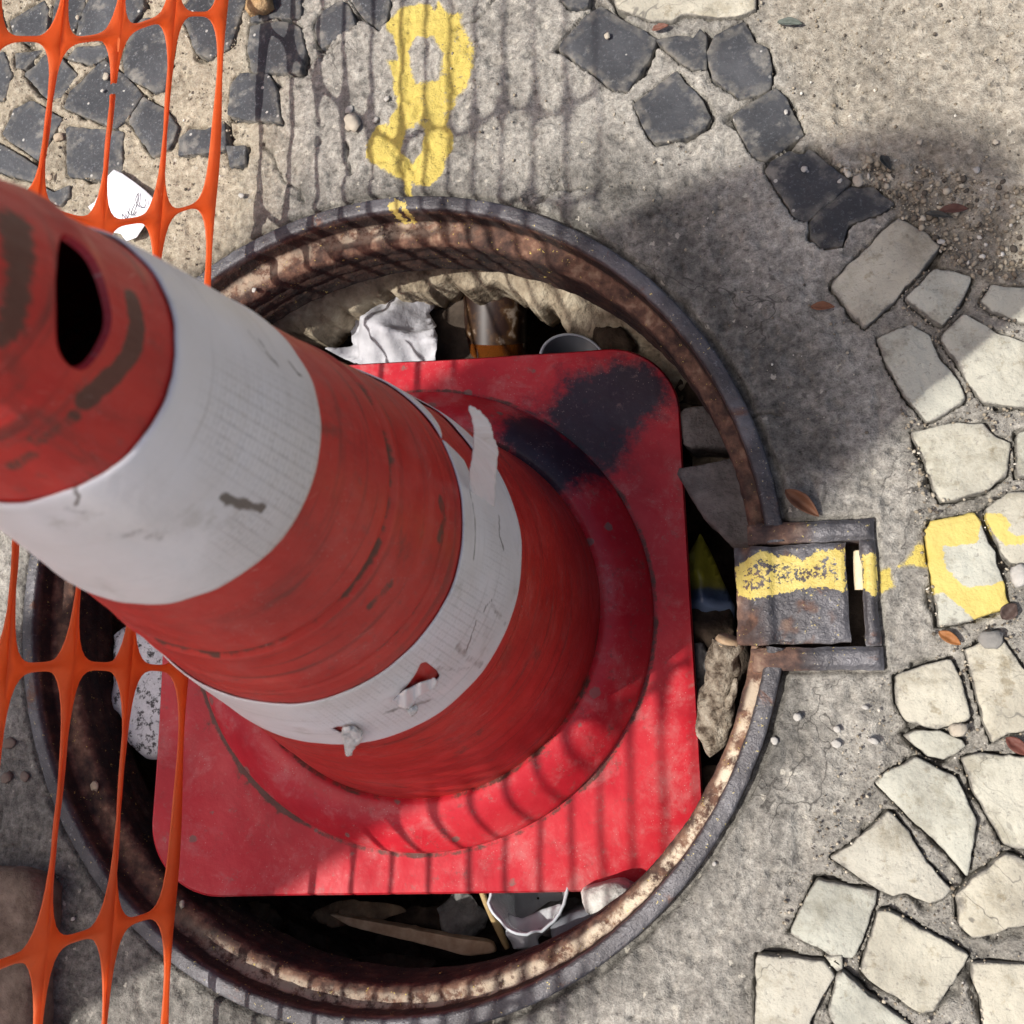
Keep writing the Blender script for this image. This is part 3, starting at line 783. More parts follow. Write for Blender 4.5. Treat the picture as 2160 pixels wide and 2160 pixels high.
def rough_box(name, x0, x1, y0, y1, z0, z1, parent, mat, bev=0.003, seed=1, zfun=None, paint_poly=None, cutw=None, rust_fn=None, st=0.0017):
    """box with a fine top surface, worn rounded edges"""
    nx = max(8, int((x1 - x0) / st)); ny = max(8, int((y1 - y0) / st))
    u = np.concatenate([[0, 0], np.linspace(0, 1, nx), [1, 1]]); v = np.concatenate([[0, 0], np.linspace(0, 1, ny), [1, 1]])
    U, W = np.meshgrid(u, v, indexing='ij')
    x = x0 + (x1 - x0) * U; y = y0 + (y1 - y0) * W
    ed = np.minimum(np.minimum(x - x0, x1 - x), np.minimum(y - y0, y1 - y))
    top = z1 + (zfun(x, y) if zfun else 0) + (fbm(x, y, 120, 4, seed) - 0.5) * 0.0016 + (fbm(x, y, 420, 2, seed + 3) - 0.5) * 0.0008
    t = np.clip(ed / bev, 0, 1)
    z = top - bev * (1 - np.sqrt(np.clip(1 - (1 - t) ** 2, 0, 1)))
    jx = (fbm(x, y, 90, 3, seed + 5) - 0.5) * 0.0026 * (ed < 0.004); x = x + jx; y = y + (fbm(y, x, 90, 3, seed + 7) - 0.5) * 0.0026 * (ed < 0.004)
    I, J = np.meshgrid(np.arange(len(u)), np.arange(len(v)), indexing='ij')
    low = (I == 0) | (I == len(u) - 1) | (J == 0) | (J == len(v) - 1)
    z = np.where(low, z0, z)
    xr, yr, zr = x.ravel(), y.ravel(), z.ravel()
    paint = np.zeros_like(xr)
    if paint_poly is not None:
        for p in paint_poly:
            dq = sdf(p, xr, yr)
            paint = np.maximum(paint, sstep(0.002, -0.0025, dq) * (0.95 - 0.47 * sstep(-0.0025, -0.006, dq) * sstep(0.25, 0.5, fbm(xr, yr, 45, 3, 6))))
    rust = rust_fn(xr, yr) if rust_fn else np.zeros_like(xr)
    rust = np.maximum(rust, np.where(low.ravel(), 1.0, 0))
    me = mesh_np(name, np.stack([xr, yr, zr], 1), gridfaces(len(u), len(v)), dict(rust=rust, wall_shade=np.where(low.ravel(), 1.0, 0), scale=np.zeros_like(xr), paint=paint))
    return link(name, me, mat, parent)

R5b = (1400, 1000, 3.864)
yb = poly_world(zp([(1615, 655), (1720, 640), (1748, 700), (1745, 985), (1690, 990), (1625, 930)], *R5b), 0.004)
def hrust(x, y): return 0.85 * sstep(0.318, 0.300, x + (fbm(x, y, 60, 3, 4) - 0.5) * 0.02)
rough_box('hinge_frame_bar', 0.276, hxo, hyti, hyt, -0.03, 0.0045, frame, M_iron, 0.0045, 2, None, None, None, hrust)
rough_box('hinge_frame_bar', 0.276, hxo, hyb, hybi, -0.03, 0.0040, frame, M_iron, 0.0045, 3, None, None, None, hrust)
rough_box('hinge_frame_bar', hxi, hxo - 0.0003, hybi + 0.0002, hyti - 0.0002, -0.03, 0.0042, frame, M_iron, 0.004, 4, None, [yb])
# lug of the hinge lying in the slot
l0 = at(1547, 1150, 0.002); l1 = at(1783, 1143, 0.002); l2 = at(1783, 1355, 0.002)
lug_poly = poly_world(zp([(575, 760), (690, 690), (810, 620), (870, 640), (920, 680), (1060, 655), (1090, 690), (1210, 680), (1230, 630), (1475, 600), (1485, 960), (1330, 930), (1170, 925), (1000, 965), (850, 1000), (700, 1020), (585, 985)], *R5b), 0.002)
xs1 = at(1628, 1250, 0.002)[0]; xs2 = at(1682, 1250, 0.002)[0]; xs0 = at(1580, 1250, 0.002)[0]
def lugz(x, y): return 0.0022 * sstep(xs1 + 0.002, xs1 - 0.002, x) + 0.0012 * sstep(xs2 - 0.003, xs2 + 0.003, x) - 0.004 * sstep(xs0 + 0.002, xs0 - 0.002, x)
def lrust(x, y): return 0.9 * sstep(xs0 + 0.012, xs0 - 0.004, x + (fbm(x, y, 70, 3, 4) - 0.5) * 0.02) * sstep(0.45, 0.6, fbm(x, y, 50, 3, 9)) + 0.6 * sstep(0.64, 0.72, fbm(x, y, 90, 3, 1))
lug = rough_box('hinge_lug', l0[0], l1[0], l2[1], l1[1], -0.024, 0.0005, frame, M_iron, 0.0022, 6, lugz, [lug_poly], None, lrust)

# ------------------------------------------------------------------ pit below the frame
def build_pit():
    n, m = 240, 60
    th = np.linspace(0, 2 * math.pi, n, endpoint=False); z = np.linspace(-0.071, -0.46, m)
    T, Z = np.meshgrid(th, z, indexing='ij')
    r = 0.306 + (fbm(np.cos(T) * 0.3 + 2, np.sin(T) * 0.3 + Z, 14, 4, 2) - 0.5) * 0.022 + (fbm(T * 0.3, Z, 60, 3, 5) - 0.5) * 0.010
    r[:, 0] = 0.302
    me = mesh_np('pit_wall', np.stack([r * np.cos(T), r * np.sin(T), Z], -1).reshape(-1, 3), gridfaces(n, m, True))
    o = link('pit_wall', me, M_mud); o['kind'] = 'structure'
    k = 130
    u = np.linspace(-0.33, 0.33, k); X, Y = np.meshgrid(u, u, indexing='ij')
    Zf = -0.27 + (fbm(X, Y, 9, 4, 1) - 0.5) * 0.12 + (fbm(X, Y, 40, 3, 6) - 0.5) * 0.02
    f = link('pit_floor', mesh_np('pit_floor', np.stack([X, Y, Zf], -1).reshape(-1, 3), gridfaces(k, k)), M_mud)
    f['kind'] = 'structure'
    return o
pit = build_pit()

def build_lip():
    """broken concrete collar the iron frame is bedded on"""
    pts = [(520, 690), (640, 690), (705, 640), (770, 612), (858, 598), (906, 583), (966, 591), (1037, 583), (1074, 598), (1130, 636), (1204, 677), (1279, 718), (1340, 765), (1395, 820), (1420, 900), (1440, 960)]
    a = np.array(pts, float); w = at(a[:, 0], a[:, 1], -0.095)
    ang = np.arctan2(w[:, 1], w[:, 0]); rad = np.hypot(w[:, 0], w[:, 1])
    o_ = np.argsort(ang); ang = ang[o_]; rad = rad[o_]
    n = 420
    th = np.linspace(ang[0] - 0.12, ang[-1] + 0.15, n)
    ri = np.interp(th, ang, rad) + (fbm(th * 0.25, th * 0, 70, 4, 3) - 0.5) * 0.018
    ri = np.clip(ri, 0.18, 0.292)
    fade = sstep(0, 0.12, th - th[0]) * sstep(0, 0.15, th[-1] - th)
    ri = 0.300 - (0.300 - ri) * np.clip(fade * 1.2, 0.05, 1)
    t = np.concatenate([np.linspace(0, 1, 26), [1.01, 1.02, 1.01, 0.97, 0.8, 0.2]])
    zz = np.concatenate([np.linspace(0, 0, 26), [-0.006, -0.02, -0.035, -0.048, -0.052, -0.052]])
    T, J = np.meshgrid(th, np.arange(len(t)), indexing='ij')
    R_ = 0.304 + (ri[:, None] - 0.304) * t[J]
    lump = fbm(T * 0.25, R_, 38, 4, 8) - 0.5; lump2 = fbm(T * 0.25, R_, 110, 3, 4) - 0.5
    drop = 0.055 * sstep(1.25, 0.85, T)
    Z = -0.078 - drop - 0.030 * t[J].clip(0, 1) + zz[J] + lump * 0.020 * (t[J] > 0.02) + lump2 * 0.008
    R_ = R_ + lump2 * 0.006 * (t[J] > 0.6)
    me = mesh_np('broken_collar', np.stack([R_ * np.cos(T), R_ * np.sin(T), Z], -1).reshape(-1, 3), gridfaces(n, len(t)))
    o = link('broken_collar', me, M_shaft, pit, smooth=False)
    return o
build_lip()

# ------------------------------------------------------------------ traffic cone
CB = np.array([0.01909, -0.01360, -0.07513])
CN = np.array([0.2350, 0.0314, 1.0]); CN /= np.linalg.norm(CN)
PHI0 = 0.0323
E1 = np.array([math.cos(PHI0), math.sin(PHI0), 0.0]); E1 -= CN * (E1 @ CN); E1 /= np.linalg.norm(E1)
E2 = np.cross(CN, E1)
RF, KT = 0.1444, 0.1953
S_B2B, S_B2T, S_B1B, S_B1T = 0.2524, 0.3460, 0.4810, 0.5560
def cw(phi, s, r):
    phi = np.asarray(phi, float)
    s = np.asarray(s, float); r = np.asarray(r, float)
    return CB + s[..., None] * CN + (r * np.cos(phi))[..., None] * E1 + (r * np.sin(phi))[..., None] * E2

def cone_hit(px, py, off=0.0):
    d = ray(px, py); px = np.asarray(px, float)
    off = np.broadcast_to(np.asarray(off, float), px.shape)
    o = CAM - CB
    on = o @ CN; dn = d @ CN
    op = o - on * CN; dp = d - dn[..., None] * CN
    r0 = RF + off - KT * on
    A = (dp * dp).sum(-1) - (KT * dn) ** 2
    B = 2 * (dp @ op + r0 * KT * dn)
    C_ = op @ op - r0 ** 2
    disc = np.maximum(B * B - 4 * A * C_, 0)
    t1 = (-B - np.sqrt(disc)) / (2 * A); t2 = (-B + np.sqrt(disc)) / (2 * A)
    def ok(t): 
        s = on + t * dn
        return (t > 0) & (RF + off - KT * s > 0) & (s < 0.738)
    t = np.where(ok(t1) & ((t1 < t2) | ~ok(t2)), t1, t2)
    X = CAM + d * t[..., None]
    q = X - CB; s = q @ CN
    return X, np.arctan2(q @ E2, q @ E1), s

def cone_uv(pts):
    """survey polygon -> (arc length, height) on the cone"""
    a = np.array(pts, float); _, ph, s = cone_hit(a[:, 0], a[:, 1])
    ph = np.unwrap(ph)
    return np.stack([ph, s], 1)

def to_arc(uv):  # phi -> comparable length scale at that height
    return np.stack([uv[:, 0] * (RF - KT * uv[:, 1]), uv[:, 1]], 1)

cone = thing('traffic_cone', 'tall battered red traffic cone with two white bands standing in the open manhole', 'traffic cone', V(CB))

def stroke_uv(pts, width, PH, S, arcr):
    u = cone_uv(pts)
    ph = u[:, 0]
    # wrap to the branch used by the mesh (-pi, pi) with seam on the hidden side
    l = [(p * RFs(s_), s_) for p, s_ in u]
    d = seg_near(l, PH * arcr, S, False)[0]
    return d / width

def RFs(s): return RF - KT * s
SEAM0 = math.radians(160)  # hidden side of the cone

def wrapphi(p): return (np.asarray(p) - SEAM0) % (2 * math.pi) + SEAM0 - 2 * math.pi

def cuv_poly(pts):
    a = np.array(pts, float); _, ph, s = cone_hit(a[:, 0], a[:, 1])
    return np.stack([wrapphi(ph), s], 1)

def arcdist(line, PH, S, closed=False):
    """distance (m) on the surface to a stroke given in (phi,s)"""
    c = line[:, 1].mean(); r = RFs(c)
    l = [(p * r, s_) for p, s_ in line]
    return seg_near(l, PH * r, S, closed)[0]

Z6 = (0, 340, 3.864)
GRIP = zp([(485, 590), (545, 615), (640, 715), (760, 860), (850, 1030), (900, 1200), (893, 1350), (840, 1480), (770, 1600), (690, 1680), (600, 1690), (500, 1640), (447, 1500), (435, 1250), (448, 900), (462, 700)], *Z6)

def chaikin(p, it=3):
    p = np.array(p, float)
    for _ in range(it):
        q = np.roll(p, -1, 0); p = np.stack([0.75 * p + 0.25 * q, 0.25 * p + 0.75 * q], 1).reshape(-1, 2)
    return [tuple(v) for v in p]
GRIP = chaikin(GRIP)

def body_r(PH, S):
    r = RFs(S)
    r = r - 0.0016 * np.exp(-((S - 0.4216) / 0.0014) ** 2) + 0.0009 * sstep(0.4225, 0.4205, S) - 0.0009 * sstep(0.380, 0.384, S) * sstep(0.4216, 0.40, S)
    r = r - 0.0008 * np.exp(-((S - 0.366) / 0.0010) ** 2) - 0.0008 * np.exp(-((S - 0.236) / 0.0010) ** 2)
    r = r + 0.0012 * (fbm(np.cos(PH) + 3, np.sin(PH) + S * 5, 2.2, 3, 4) - 0.5)
    return r + 0.0012 * np.exp(-((S - 0.585) / 0.004) ** 2)      # a slight bead under the grip

def build_body():
    s = np.concatenate([np.linspace(0.030, 0.44, 200), np.linspace(0.442, 0.72, 260)])
    n = 520
    ph = np.linspace(SEAM0 - 2 * math.pi, SEAM0, n, endpoint=False)
    PH, S = np.meshgrid(ph, s, indexing='ij')
    r = body_r(PH, S)
    x = PH.ravel(); y = S.ravel(); r = r.ravel()
    dirt = np.zeros_like(x)
    def st(pts, wid, amt):
        nonlocal dirt
        d = arcdist(cuv_poly(pts), x, y)
        dirt = np.maximum(dirt, amt * sstep(wid, wid * 0.25, d))
    st(zp([(1075, 1130), (1110, 1350), (1060, 1560), (960, 1700), (820, 1830), (700, 1932)], *Z6), 0.0046, 1.15)
    st([(20, 940), (80, 930), (150, 880)], 0.004, 0.6)
    st([(30, 985), (70, 960)], 0.004, 0.6)
    st([(335, 1350), (400, 1370), (455, 1380)], 0.0030, 1.1)
    st([(730, 1252), (775, 1190), (800, 1142)], 0.0030, 1.1)
    st([(785, 1275), (820, 1235)], 0.006, 0.7)
    st([(925, 1130), (935, 1090), (925, 1060)], 0.006, 0.65)
    st([(640, 870), (700, 900), (735, 950)], 0.006, 0.35)
    st([(1255, 1130), (1268, 1290), (1262, 1380)], 0.003, 0.8)
    st([(860, 1620), (960, 1590), (1010, 1540)], 0.012, 0.38)
    for sc_, wd_, am_ in ((0.4216, 0.0022, 0.75), (0.366, 0.0016, 0.6), (0.236, 0.0016, 0.6), (S_B2B, 0.004, 0.42), (S_B2T, 0.005, 0.5), (S_B1B, 0.004, 0.35), (S_B1T, 0.004, 0.4), (0.040, 0.006, 0.55)):
        dirt = np.maximum(dirt, am_ * np.exp(-((y - sc_) / wd_) ** 2) * sstep(0.25, 0.6, fbm(np.cos(x) * 2 + 5, np.sin(x) * 2 + sc_ * 40, 3, 3, 5)))
    # grimy patch on the grip, at the left edge of the picture
    a = cuv_poly(zp([(0, 480), (100, 480), (200, 540), (230, 720), (190, 950), (130, 1200), (90, 1380), (0, 1470)], *Z6))
    c = a[:, 1].mean(); rr = RFs(c)
    dp = sdf([(p * rr, q) for p, q in a], x * rr, y)
    dirt = np.maximum(dirt, 1.15 * sstep(0.007, -0.003, dp))
    faces = gridfaces(n, len(s), True)
    # the wrap column must not be cut
    gp = cuv_poly(GRIP)
    rg = RFs(gp[:, 1].mean())
    poly = [(p * rg, q) for p, q in gp]
    fx = x[faces]; span = fx.max(1) - fx.min(1)
    safe = span < 1.0
    fc, X2, Y2 = cut(faces[safe], x * rg, y, [poly])
    faces = np.concatenate([fc, faces[~safe]])
    x2 = X2 / rg; y2 = Y2
    r2 = body_r(x2, y2)
    co = cw(x2, y2, r2) - CB
    cuv = np.stack([x2 * RFs(y2).mean(), y2, np.zeros_like(y2)], 1)
    cuv[:, 0] = x2 * 0.09
    me = mesh_np('cone_body', co, faces, dict(cuv=cuv, dirt=dirt, spray=np.zeros_like(x)))
    o = link('cone_body', me, M_red, cone)
    # thickness of the wall round the grip opening
    gq = np.array(poly); nn = len(gq); th = [0.0001, -0.0003, -0.0010, -0.0018]
    co2 = np.concatenate([cw(gq[:, 0] / rg, gq[:, 1], body_r(gq[:, 0] / rg, gq[:, 1]) + t_) - CB for t_ in th])
    k = np.arange(nn); k2 = (k + 1) % nn
    f2 = np.concatenate([np.stack([j * nn + k, j * nn + k2, (j + 1) * nn + k2, (j + 1) * nn + k], 1) for j in range(len(th) - 1)])
    cu2 = np.concatenate([np.stack([gq[:, 0], gq[:, 1], gq[:, 0] * 0], 1)] * len(th))
    link('grip_edge', mesh_np('grip_edge', co2, f2, dict(cuv=cu2, dirt=np.full(len(co2), 0.1), spray=np.zeros(len(co2)))), M_plate, cone)
    return o
build_body()

def lathe_part(name, prof, mat, n=360, spray=None, dirt=None, jit=0.0):
    prof = np.array(prof, float)
    ph = np.linspace(SEAM0 - 2 * math.pi, SEAM0, n, endpoint=False)
    PH, I = np.meshgrid(ph, np.arange(len(prof)), indexing='ij')
    r = prof[I, 0]; s = prof[I, 1]
    co = cw(PH, s, r) - CB
    u = r * np.cos(PH); v = r * np.sin(PH)
    at_ = dict(cuv=np.stack([u, v, s], -1).reshape(-1, 3), dirt=np.zeros(u.size), spray=np.zeros(u.size))
    if spray is not None: at_['spray'] = spray(u.ravel(), v.ravel())
    if dirt is not None: at_['dirt'] = dirt(u.ravel(), v.ravel(), s.ravel())
    me = mesh_np(name, co.reshape(-1, 3), gridfaces(n, len(prof), True), at_)
    return link(name, me, mat, cone)

def plane_uv(pts, s=0.008):
    """survey polygon -> base plate coordinates"""
    a = np.array(pts, float); d = ray(a[:, 0], a[:, 1])
    o = CB + CN * s
    t = ((o - CAM) @ CN) / (d @ CN)
    X = CAM + d * t[:, None] - CB
    return np.stack([X @ E1, X @ E2], 1)

Z5 = (720, 720, 2.6833)
SP1 = plane_uv(zp([(1060, 400), (1180, 330), (1300, 200), (1450, 140), (1720, 95), (1900, 230), (1880, 380), (1740, 490), (1650, 600), (1560, 740), (1500, 770), (1300, 640), (1150, 470)], *Z5))
SP2 = plane_uv(zp([(880, 590), (930, 470), (1040, 370), (1180, 420), (1360, 560), (1530, 760), (1340, 800), (1270, 920), (1150, 880), (1000, 740)], *Z5), 0.025)
def spray_plate(u, v): return np.clip(0.75 * sstep(0.026, -0.016, sdf(SP1, u, v)) + 0.45 * sstep(0.0, -0.02, sdf(SP1, u, v)), 0, 1.3)
def spray_coll(u, v): return np.clip(0.75 * sstep(0.022, -0.012, sdf(SP2, u, v)) + 0.45 * sstep(0.0, -0.015, sdf(SP2, u, v)), 0, 1.3)
GR = [plane_uv(zp(p, 350, 1450, 3.864)) for p in ([(300, 20), (330, 150), (420, 350), (520, 500), (700, 720), (860, 870), (1030, 1000)],)]
def dirt_plate(u, v, s):
    d = seg_near([tuple(q) for q in GR[0]], u, v, False)[0]
    ring = np.abs(np.hypot(u, v) - 0.1805)
    return np.clip(0.50 * sstep(0.022, 0.002, d) * fbm(u, v, 60, 3, 3) * 1.6 + 0.62 * sstep(0.0035, 0.0008, ring), 0, 1)
def dirt_coll(u, v, s):
    r_ = np.hypot(u, v)
    return 0.62 * np.maximum(sstep(0.1750, 0.1790, r_), sstep(0.1435, 0.1405, r_)) * sstep(0.3, 0.55, fbm(u, v, 30, 3, 6))

def build_plate():
    a = 0.2077; rc = 0.056; n = 520
    th = np.linspace(0, 2 * math.pi, n, endpoint=False)
    # rounded square boundary: march along direction
    def bound(th):
        c, s_ = np.abs(np.cos(th)), np.abs(np.sin(th))
        r = np.minimum(a / np.maximum(c, 1e-9), a / np.maximum(s_, 1e-9))
        k = a - rc
        x = r * c; y = r * s_
        m = (x > k) & (y > k)
        b = (c + s_) * k; disc = b * b - (2 * k * k - rc * rc)
        r2 = b + np.sqrt(np.maximum(disc, 0))
        return np.where(m, r2, r)
    rho = bound(th)
    T = np.linspace(0.55, 1, 90)
    prof = [(t, 0.0080, 0) for t in T[:-1]] + [(1, 0.0078, -0.0022), (1, 0.0070, -0.0008), (1, 0.0055, 0.0), (1, 0.000, 0.0004), (1, -0.006, 0.0), (1, -0.0078, -0.002), (0.97, -0.008, 0), (0.55, -0.008, 0)]
    co = []; uv = []
    for t, s_, off in prof:
        r = rho * t + off
        u = r * np.cos(th); v = r * np.sin(th)
        rad = np.hypot(u, v)
        warp = 0.006 * sstep(0.20, 0.28, rad) * np.sin(2 * th + 0.6) + (fbm(u + 1, v + 1, 7, 3, 2) - 0.5) * 0.006 * sstep(0.16, 0.22, rad)
        z = s_ + warp + (fbm(u, v, 60, 3, 2) - 0.5) * 0.0006
        co.append(CN * 0 + z[:, None] * CN + u[:, None] * E1 + v[:, None] * E2); uv.append(np.stack([u, v, z], 1))
    m = len(prof)
    co = np.concatenate(co); uv = np.concatenate(uv)
    k = np.arange(n); k2 = (k + 1) % n
    fs = np.concatenate([np.stack([j * n + k, j * n + k2, (j + 1) * n + k2, (j + 1) * n + k], 1)[:, ::-1] for j in range(m - 1)])
    me = mesh_np('base_plate', co, fs[:, ::-1], dict(cuv=uv, dirt=dirt_plate(uv[:, 0], uv[:, 1], uv[:, 2]), spray=spray_plate(uv[:, 0], uv[:, 1])))
    return link('base_plate', me, M_plate, cone)
build_plate()
cp = [(0.1786, 0.0060), (0.1786, 0.0105), (0.1778, 0.0135), (0.1760, 0.0160)]
for t in np.linspace(0, 1, 26)[1:]:
    r_ = 0.1760 + (0.1425 - 0.1760) * t
    cp.append((r_, 0.0160 + 0.0225 * math.sin(t * math.pi / 2) ** 1.0))
cp += [(0.1405, 0.0382), (0.1385, 0.0370), (0.1345, 0.0350)]
lathe_part('base_collar', cp, M_plate, 480, spray_coll, dirt_coll)

def build_band(name, s0, s1, holes=(), phi_rng=None, wav=0.0006, dirt_strokes=(), cell=((0, 0), 0.01), off=0.0008):
    r0 = RFs((s0 + s1) / 2)
    n = int(2 * math.pi * r0 / 0.0014); m = int((s1 - s0) / 0.0014) + 1
    ph = np.linspace(SEAM0 - 2 * math.pi, SEAM0, n, endpoint=True); s = np.linspace(s0, s1, m)
    PH, S = np.meshgrid(ph, s, indexing='ij')
    e0 = (fbm(PH * 0.1, S * 0, 45, 4, 5) - 0.5) * 2 * wav; e1 = (fbm(PH * 0.1, S * 0 + 3, 45, 4, 6) - 0.5) * 2 * wav
    f = (S - s0) / (s1 - s0)
    S = S + e0 * (1 - f) + e1 * f
    x = PH.ravel(); y = S.ravel()
    polys = []
    for hpts in holes:
        q = cuv_poly(hpts); polys.append([(p * r0, t) for p, t in q])
    fc, X2, Y2 = cut(gridfaces(n, m), x * r0, y, polys)
    x2 = X2 / r0
    puck = (fbm(x2 * 0.12, Y2, 26, 3, 3) - 0.5) * 0.0010
    r = body_r(x2, Y2) + off + np.maximum(puck, -0.0002)
    ff = (Y2 - s0) / (s1 - s0)
    r = r - 0.0004 * (sstep(0.03, 0.0, ff) + sstep(0.97, 1.0, ff))
    dirt = np.zeros_like(x)
    for pts, wd, am in dirt_strokes:
        dirt = np.maximum(dirt, am * sstep(wd, wd * 0.25, arcdist(cuv_poly(pts), x2, Y2)))
    cuv = np.stack([x2 * r0, Y2, x2 * 0], 1)
    cc = cuv_poly(cell[0]); cl = sstep(cell[1], cell[1] * 0.35, arcdist(cc, x2, Y2))
    me = mesh_np(name, cw(x2, Y2, r) - CB, fc, dict(cuv=cuv, dirt=dirt, cell=cl))
    o = link(name, me, M_band, cone)
    solidify(o, 0.0005, 1.0)
    return o
S_B2B, S_B2T, S_B1B, S_B1T = 0.2524, 0.3460, 0.4810, 0.5560
TEAR = zp([(300, 250), (345, 300), (430, 375), (530, 495), (548, 565), (630, 640), (672, 685), (722, 812), (738, 640), (640, 520), (540, 420), (440, 350)], *Z5)
HOLE1 = [(824, 1470), (838, 1455), (868, 1418), (882, 1392), (893, 1390), (916, 1408), (922, 1420), (912, 1432), (870, 1452)]
HOLE2 = [(700, 1526), (712, 1522), (748, 1524), (752, 1530), (738, 1536), (718, 1536)]
build_band('reflective_band', S_B1B, S_B1T, cell=([(500, 890), (580, 900), (645, 950), (640, 1000), (560, 1100)], 0.026), dirt_strokes=[
    ([(462, 1042), (500, 1055), (545, 1068)], 0.0022, 1.2), ([(470, 1058), (520, 1070)], 0.0018, 0.7),
    (zp([(420, 825), (450, 860), (420, 910)], 0, 720, 2.6833), 0.0010, 1.0), (zp([(380, 930), (460, 955), (560, 960)], 0, 720, 2.6833), 0.003, 0.45),
    (zp([(620, 1085), (760, 1080), (880, 1110)], 0, 720, 2.6833), 0.004, 0.42), (zp([(700, 1040), (900, 1070)], 0, 720, 2.6833), 0.005, 0.33),
    (zp([(1440, 0), (1500, 100), (1545, 150)], 0, 720, 2.6833), 0.0016, 0.7), (zp([(1610, 130), (1650, 190), (1730, 225)], 0, 720, 2.6833), 0.0008, 1.2),
    (zp([(450, 1180), (550, 1320), (670, 1450)], 400, 400, 3.864), 0.0016, 0.55)])
build_band('reflective_band', S_B2B, S_B2T, [TEAR, HOLE1, HOLE2], dirt_strokes=[
    (zp([(700, 850), (725, 960), (735, 1050), (720, 1230)], *Z5), 0.0011, 1.0), (zp([(868, 990), (868, 1100), (890, 1170)], *Z5), 0.0011, 1.3),
    (zp([(830, 1455), (800, 1490), (785, 1530)], *Z5), 0.0010, 1.1), (zp([(745, 1570), (720, 1650), (690, 1740)], *Z5), 0.0010, 1.1),
    (zp([(830, 1480), (870, 1540), (910, 1590)], *Z5), 0.003, 0.5), (zp([(640, 1710), (700, 1780), (800, 1830)], *Z5), 0.004, 0.5), (zp([(530, 1830), (620, 1845), (700, 1840)], *Z5), 0.003, 0.5),
    ([(812, 1495), (850, 1480), (900, 1470)], 0.004, 0.55)], cell=([(990, 1290), (940, 1370), (880, 1430), (830, 1470)], 0.060))

def cone_patch(name, pts, off_fn, mat, st=0.0016, th=0.0004, parent=cone, place=None):
    """loose scrap: outline seen in front of the cone, standing off its surface by off_fn(px,py)"""
    a = np.array(pts, float); lo = a.min(0); hi = a.max(0); k = 3.2
    gx = np.arange(lo[0], hi[0] + k, k); gy = np.arange(lo[1], hi[1] + k, k)
    X, Y = np.meshgrid(gx, gy, indexing='ij'); x = X.ravel(); y = Y.ravel()
    f = gridfaces(len(gx), len(gy))
    rem = ~inside(pts, x[f].mean(1), y[f].mean(1))
    A = np.zeros(len(x), bool); A[f[rem].ravel()] = True; B = np.zeros(len(x), bool); B[f[~rem].ravel()] = True
    m = np.where(A & B)[0]; _, nx_, ny_ = seg_near(pts, x[m], y[m]); x[m] = nx_; y[m] = ny_
    f = f[~rem]; used = np.unique(f); mp = np.zeros(len(x), int); mp[used] = np.arange(len(used)); f = mp[f]; x = x[used]; y = y[used]
    if place is not None:
        Xw = place(x, y); _, ph, s = cone_hit(x, y, 0.0)
    else:
        Xw, ph, s = cone_hit(x, y, off_fn(x, y))
    cuv = np.stack([wrapphi(ph) * 0.09, s, s * 0], 1)
    dirt = 0.35 * fbm(x, y, 0.02, 3, 2)
    me = mesh_np(name, Xw - CB, f, dict(cuv=cuv, dirt=dirt, cell=np.zeros(len(x)), spray=np.zeros(len(x))))
    o = link(name, me, mat, parent)
    solidify(o, th, 0.0)
    return o
FLAP = zp([(712, 368), (735, 366), (785, 392), (826, 440), (848, 485), (858, 540), (884, 590), (888, 640), (878, 720), (872, 800), (868, 930), (830, 960), (760, 930), (722, 815), (728, 720), (742, 640), (752, 560), (746, 470), (735, 420)], *Z5)
def ragged(pts, amp, seed, st=5.0):
    """outline with torn little teeth (survey units)"""
    r = np.random.default_rng(seed); out = []
    for i in range(len(pts)):
        a = np.array(pts[i]); b = np.array(pts[(i + 1) % len(pts)]); k = max(1, int(np.linalg.norm(b - a) / st))
        for t in range(k): out.append(tuple(a + (b - a) * t / k + (r.random(2) - 0.5) * amp))
    return out
FA, _, _ = cone_hit(np.array([720 + 722 / 2.6833]), np.array([720 + 830 / 2.6833]), 0.0022)
FB, _, _ = cone_hit(np.array([720 + 868 / 2.6833]), np.array([720 + 935 / 2.6833]), 0.0022)
FT, _, _ = cone_hit(np.array([720 + 790 / 2.6833]), np.array([720 + 420 / 2.6833]), 0.030)
FNm = np.cross(FB[0] - FA[0], FT[0] - FA[0]); FNm /= np.linalg.norm(FNm)
def flap_plane(x, y):
    """the strip stands off as one stiff, slightly curled sheet"""
    d = ray(x, y); t = ((FA[0] - CAM) @ FNm) / (d @ FNm)
    u = np.clip((1065 - y) / 205.0, 0, 1)
    t = t * (1 - 0.010 * np.sin(u * 3.0) - 0.006 * (fbm(x, y, 0.03, 3, 4) - 0.5))
    return CAM + d * t[:, None]
cone_patch('torn_strip', ragged(FLAP, 3.0, 5), None, M_band, place=flap_plane)
cone_patch('torn_strip', [(826, 1478), (850, 1458), (885, 1440), (915, 1430), (924, 1436), (920, 1448), (880, 1470), (868, 1495), (845, 1492)], lambda x, y: 0.0035 + 0.0012 * np.sin(x * 0.2), M_band)
M_glue = mat_simple('white sealant', [(0.3, (0.62, 0.60, 0.56)), (0.7, (0.80, 0.79, 0.77))], 80, 0.5, 0.4, 0.003, 200, 0.8).m
cone_patch('sealant_blob', [(722, 1538), (745, 1535), (762, 1543), (765, 1553), (758, 1565), (748, 1572), (742, 1590), (732, 1592), (727, 1580), (724, 1560)], lambda x, y: 0.0035 + 0.002 * fbm(x, y, 0.12, 3, 3), M_glue, th=0.002)
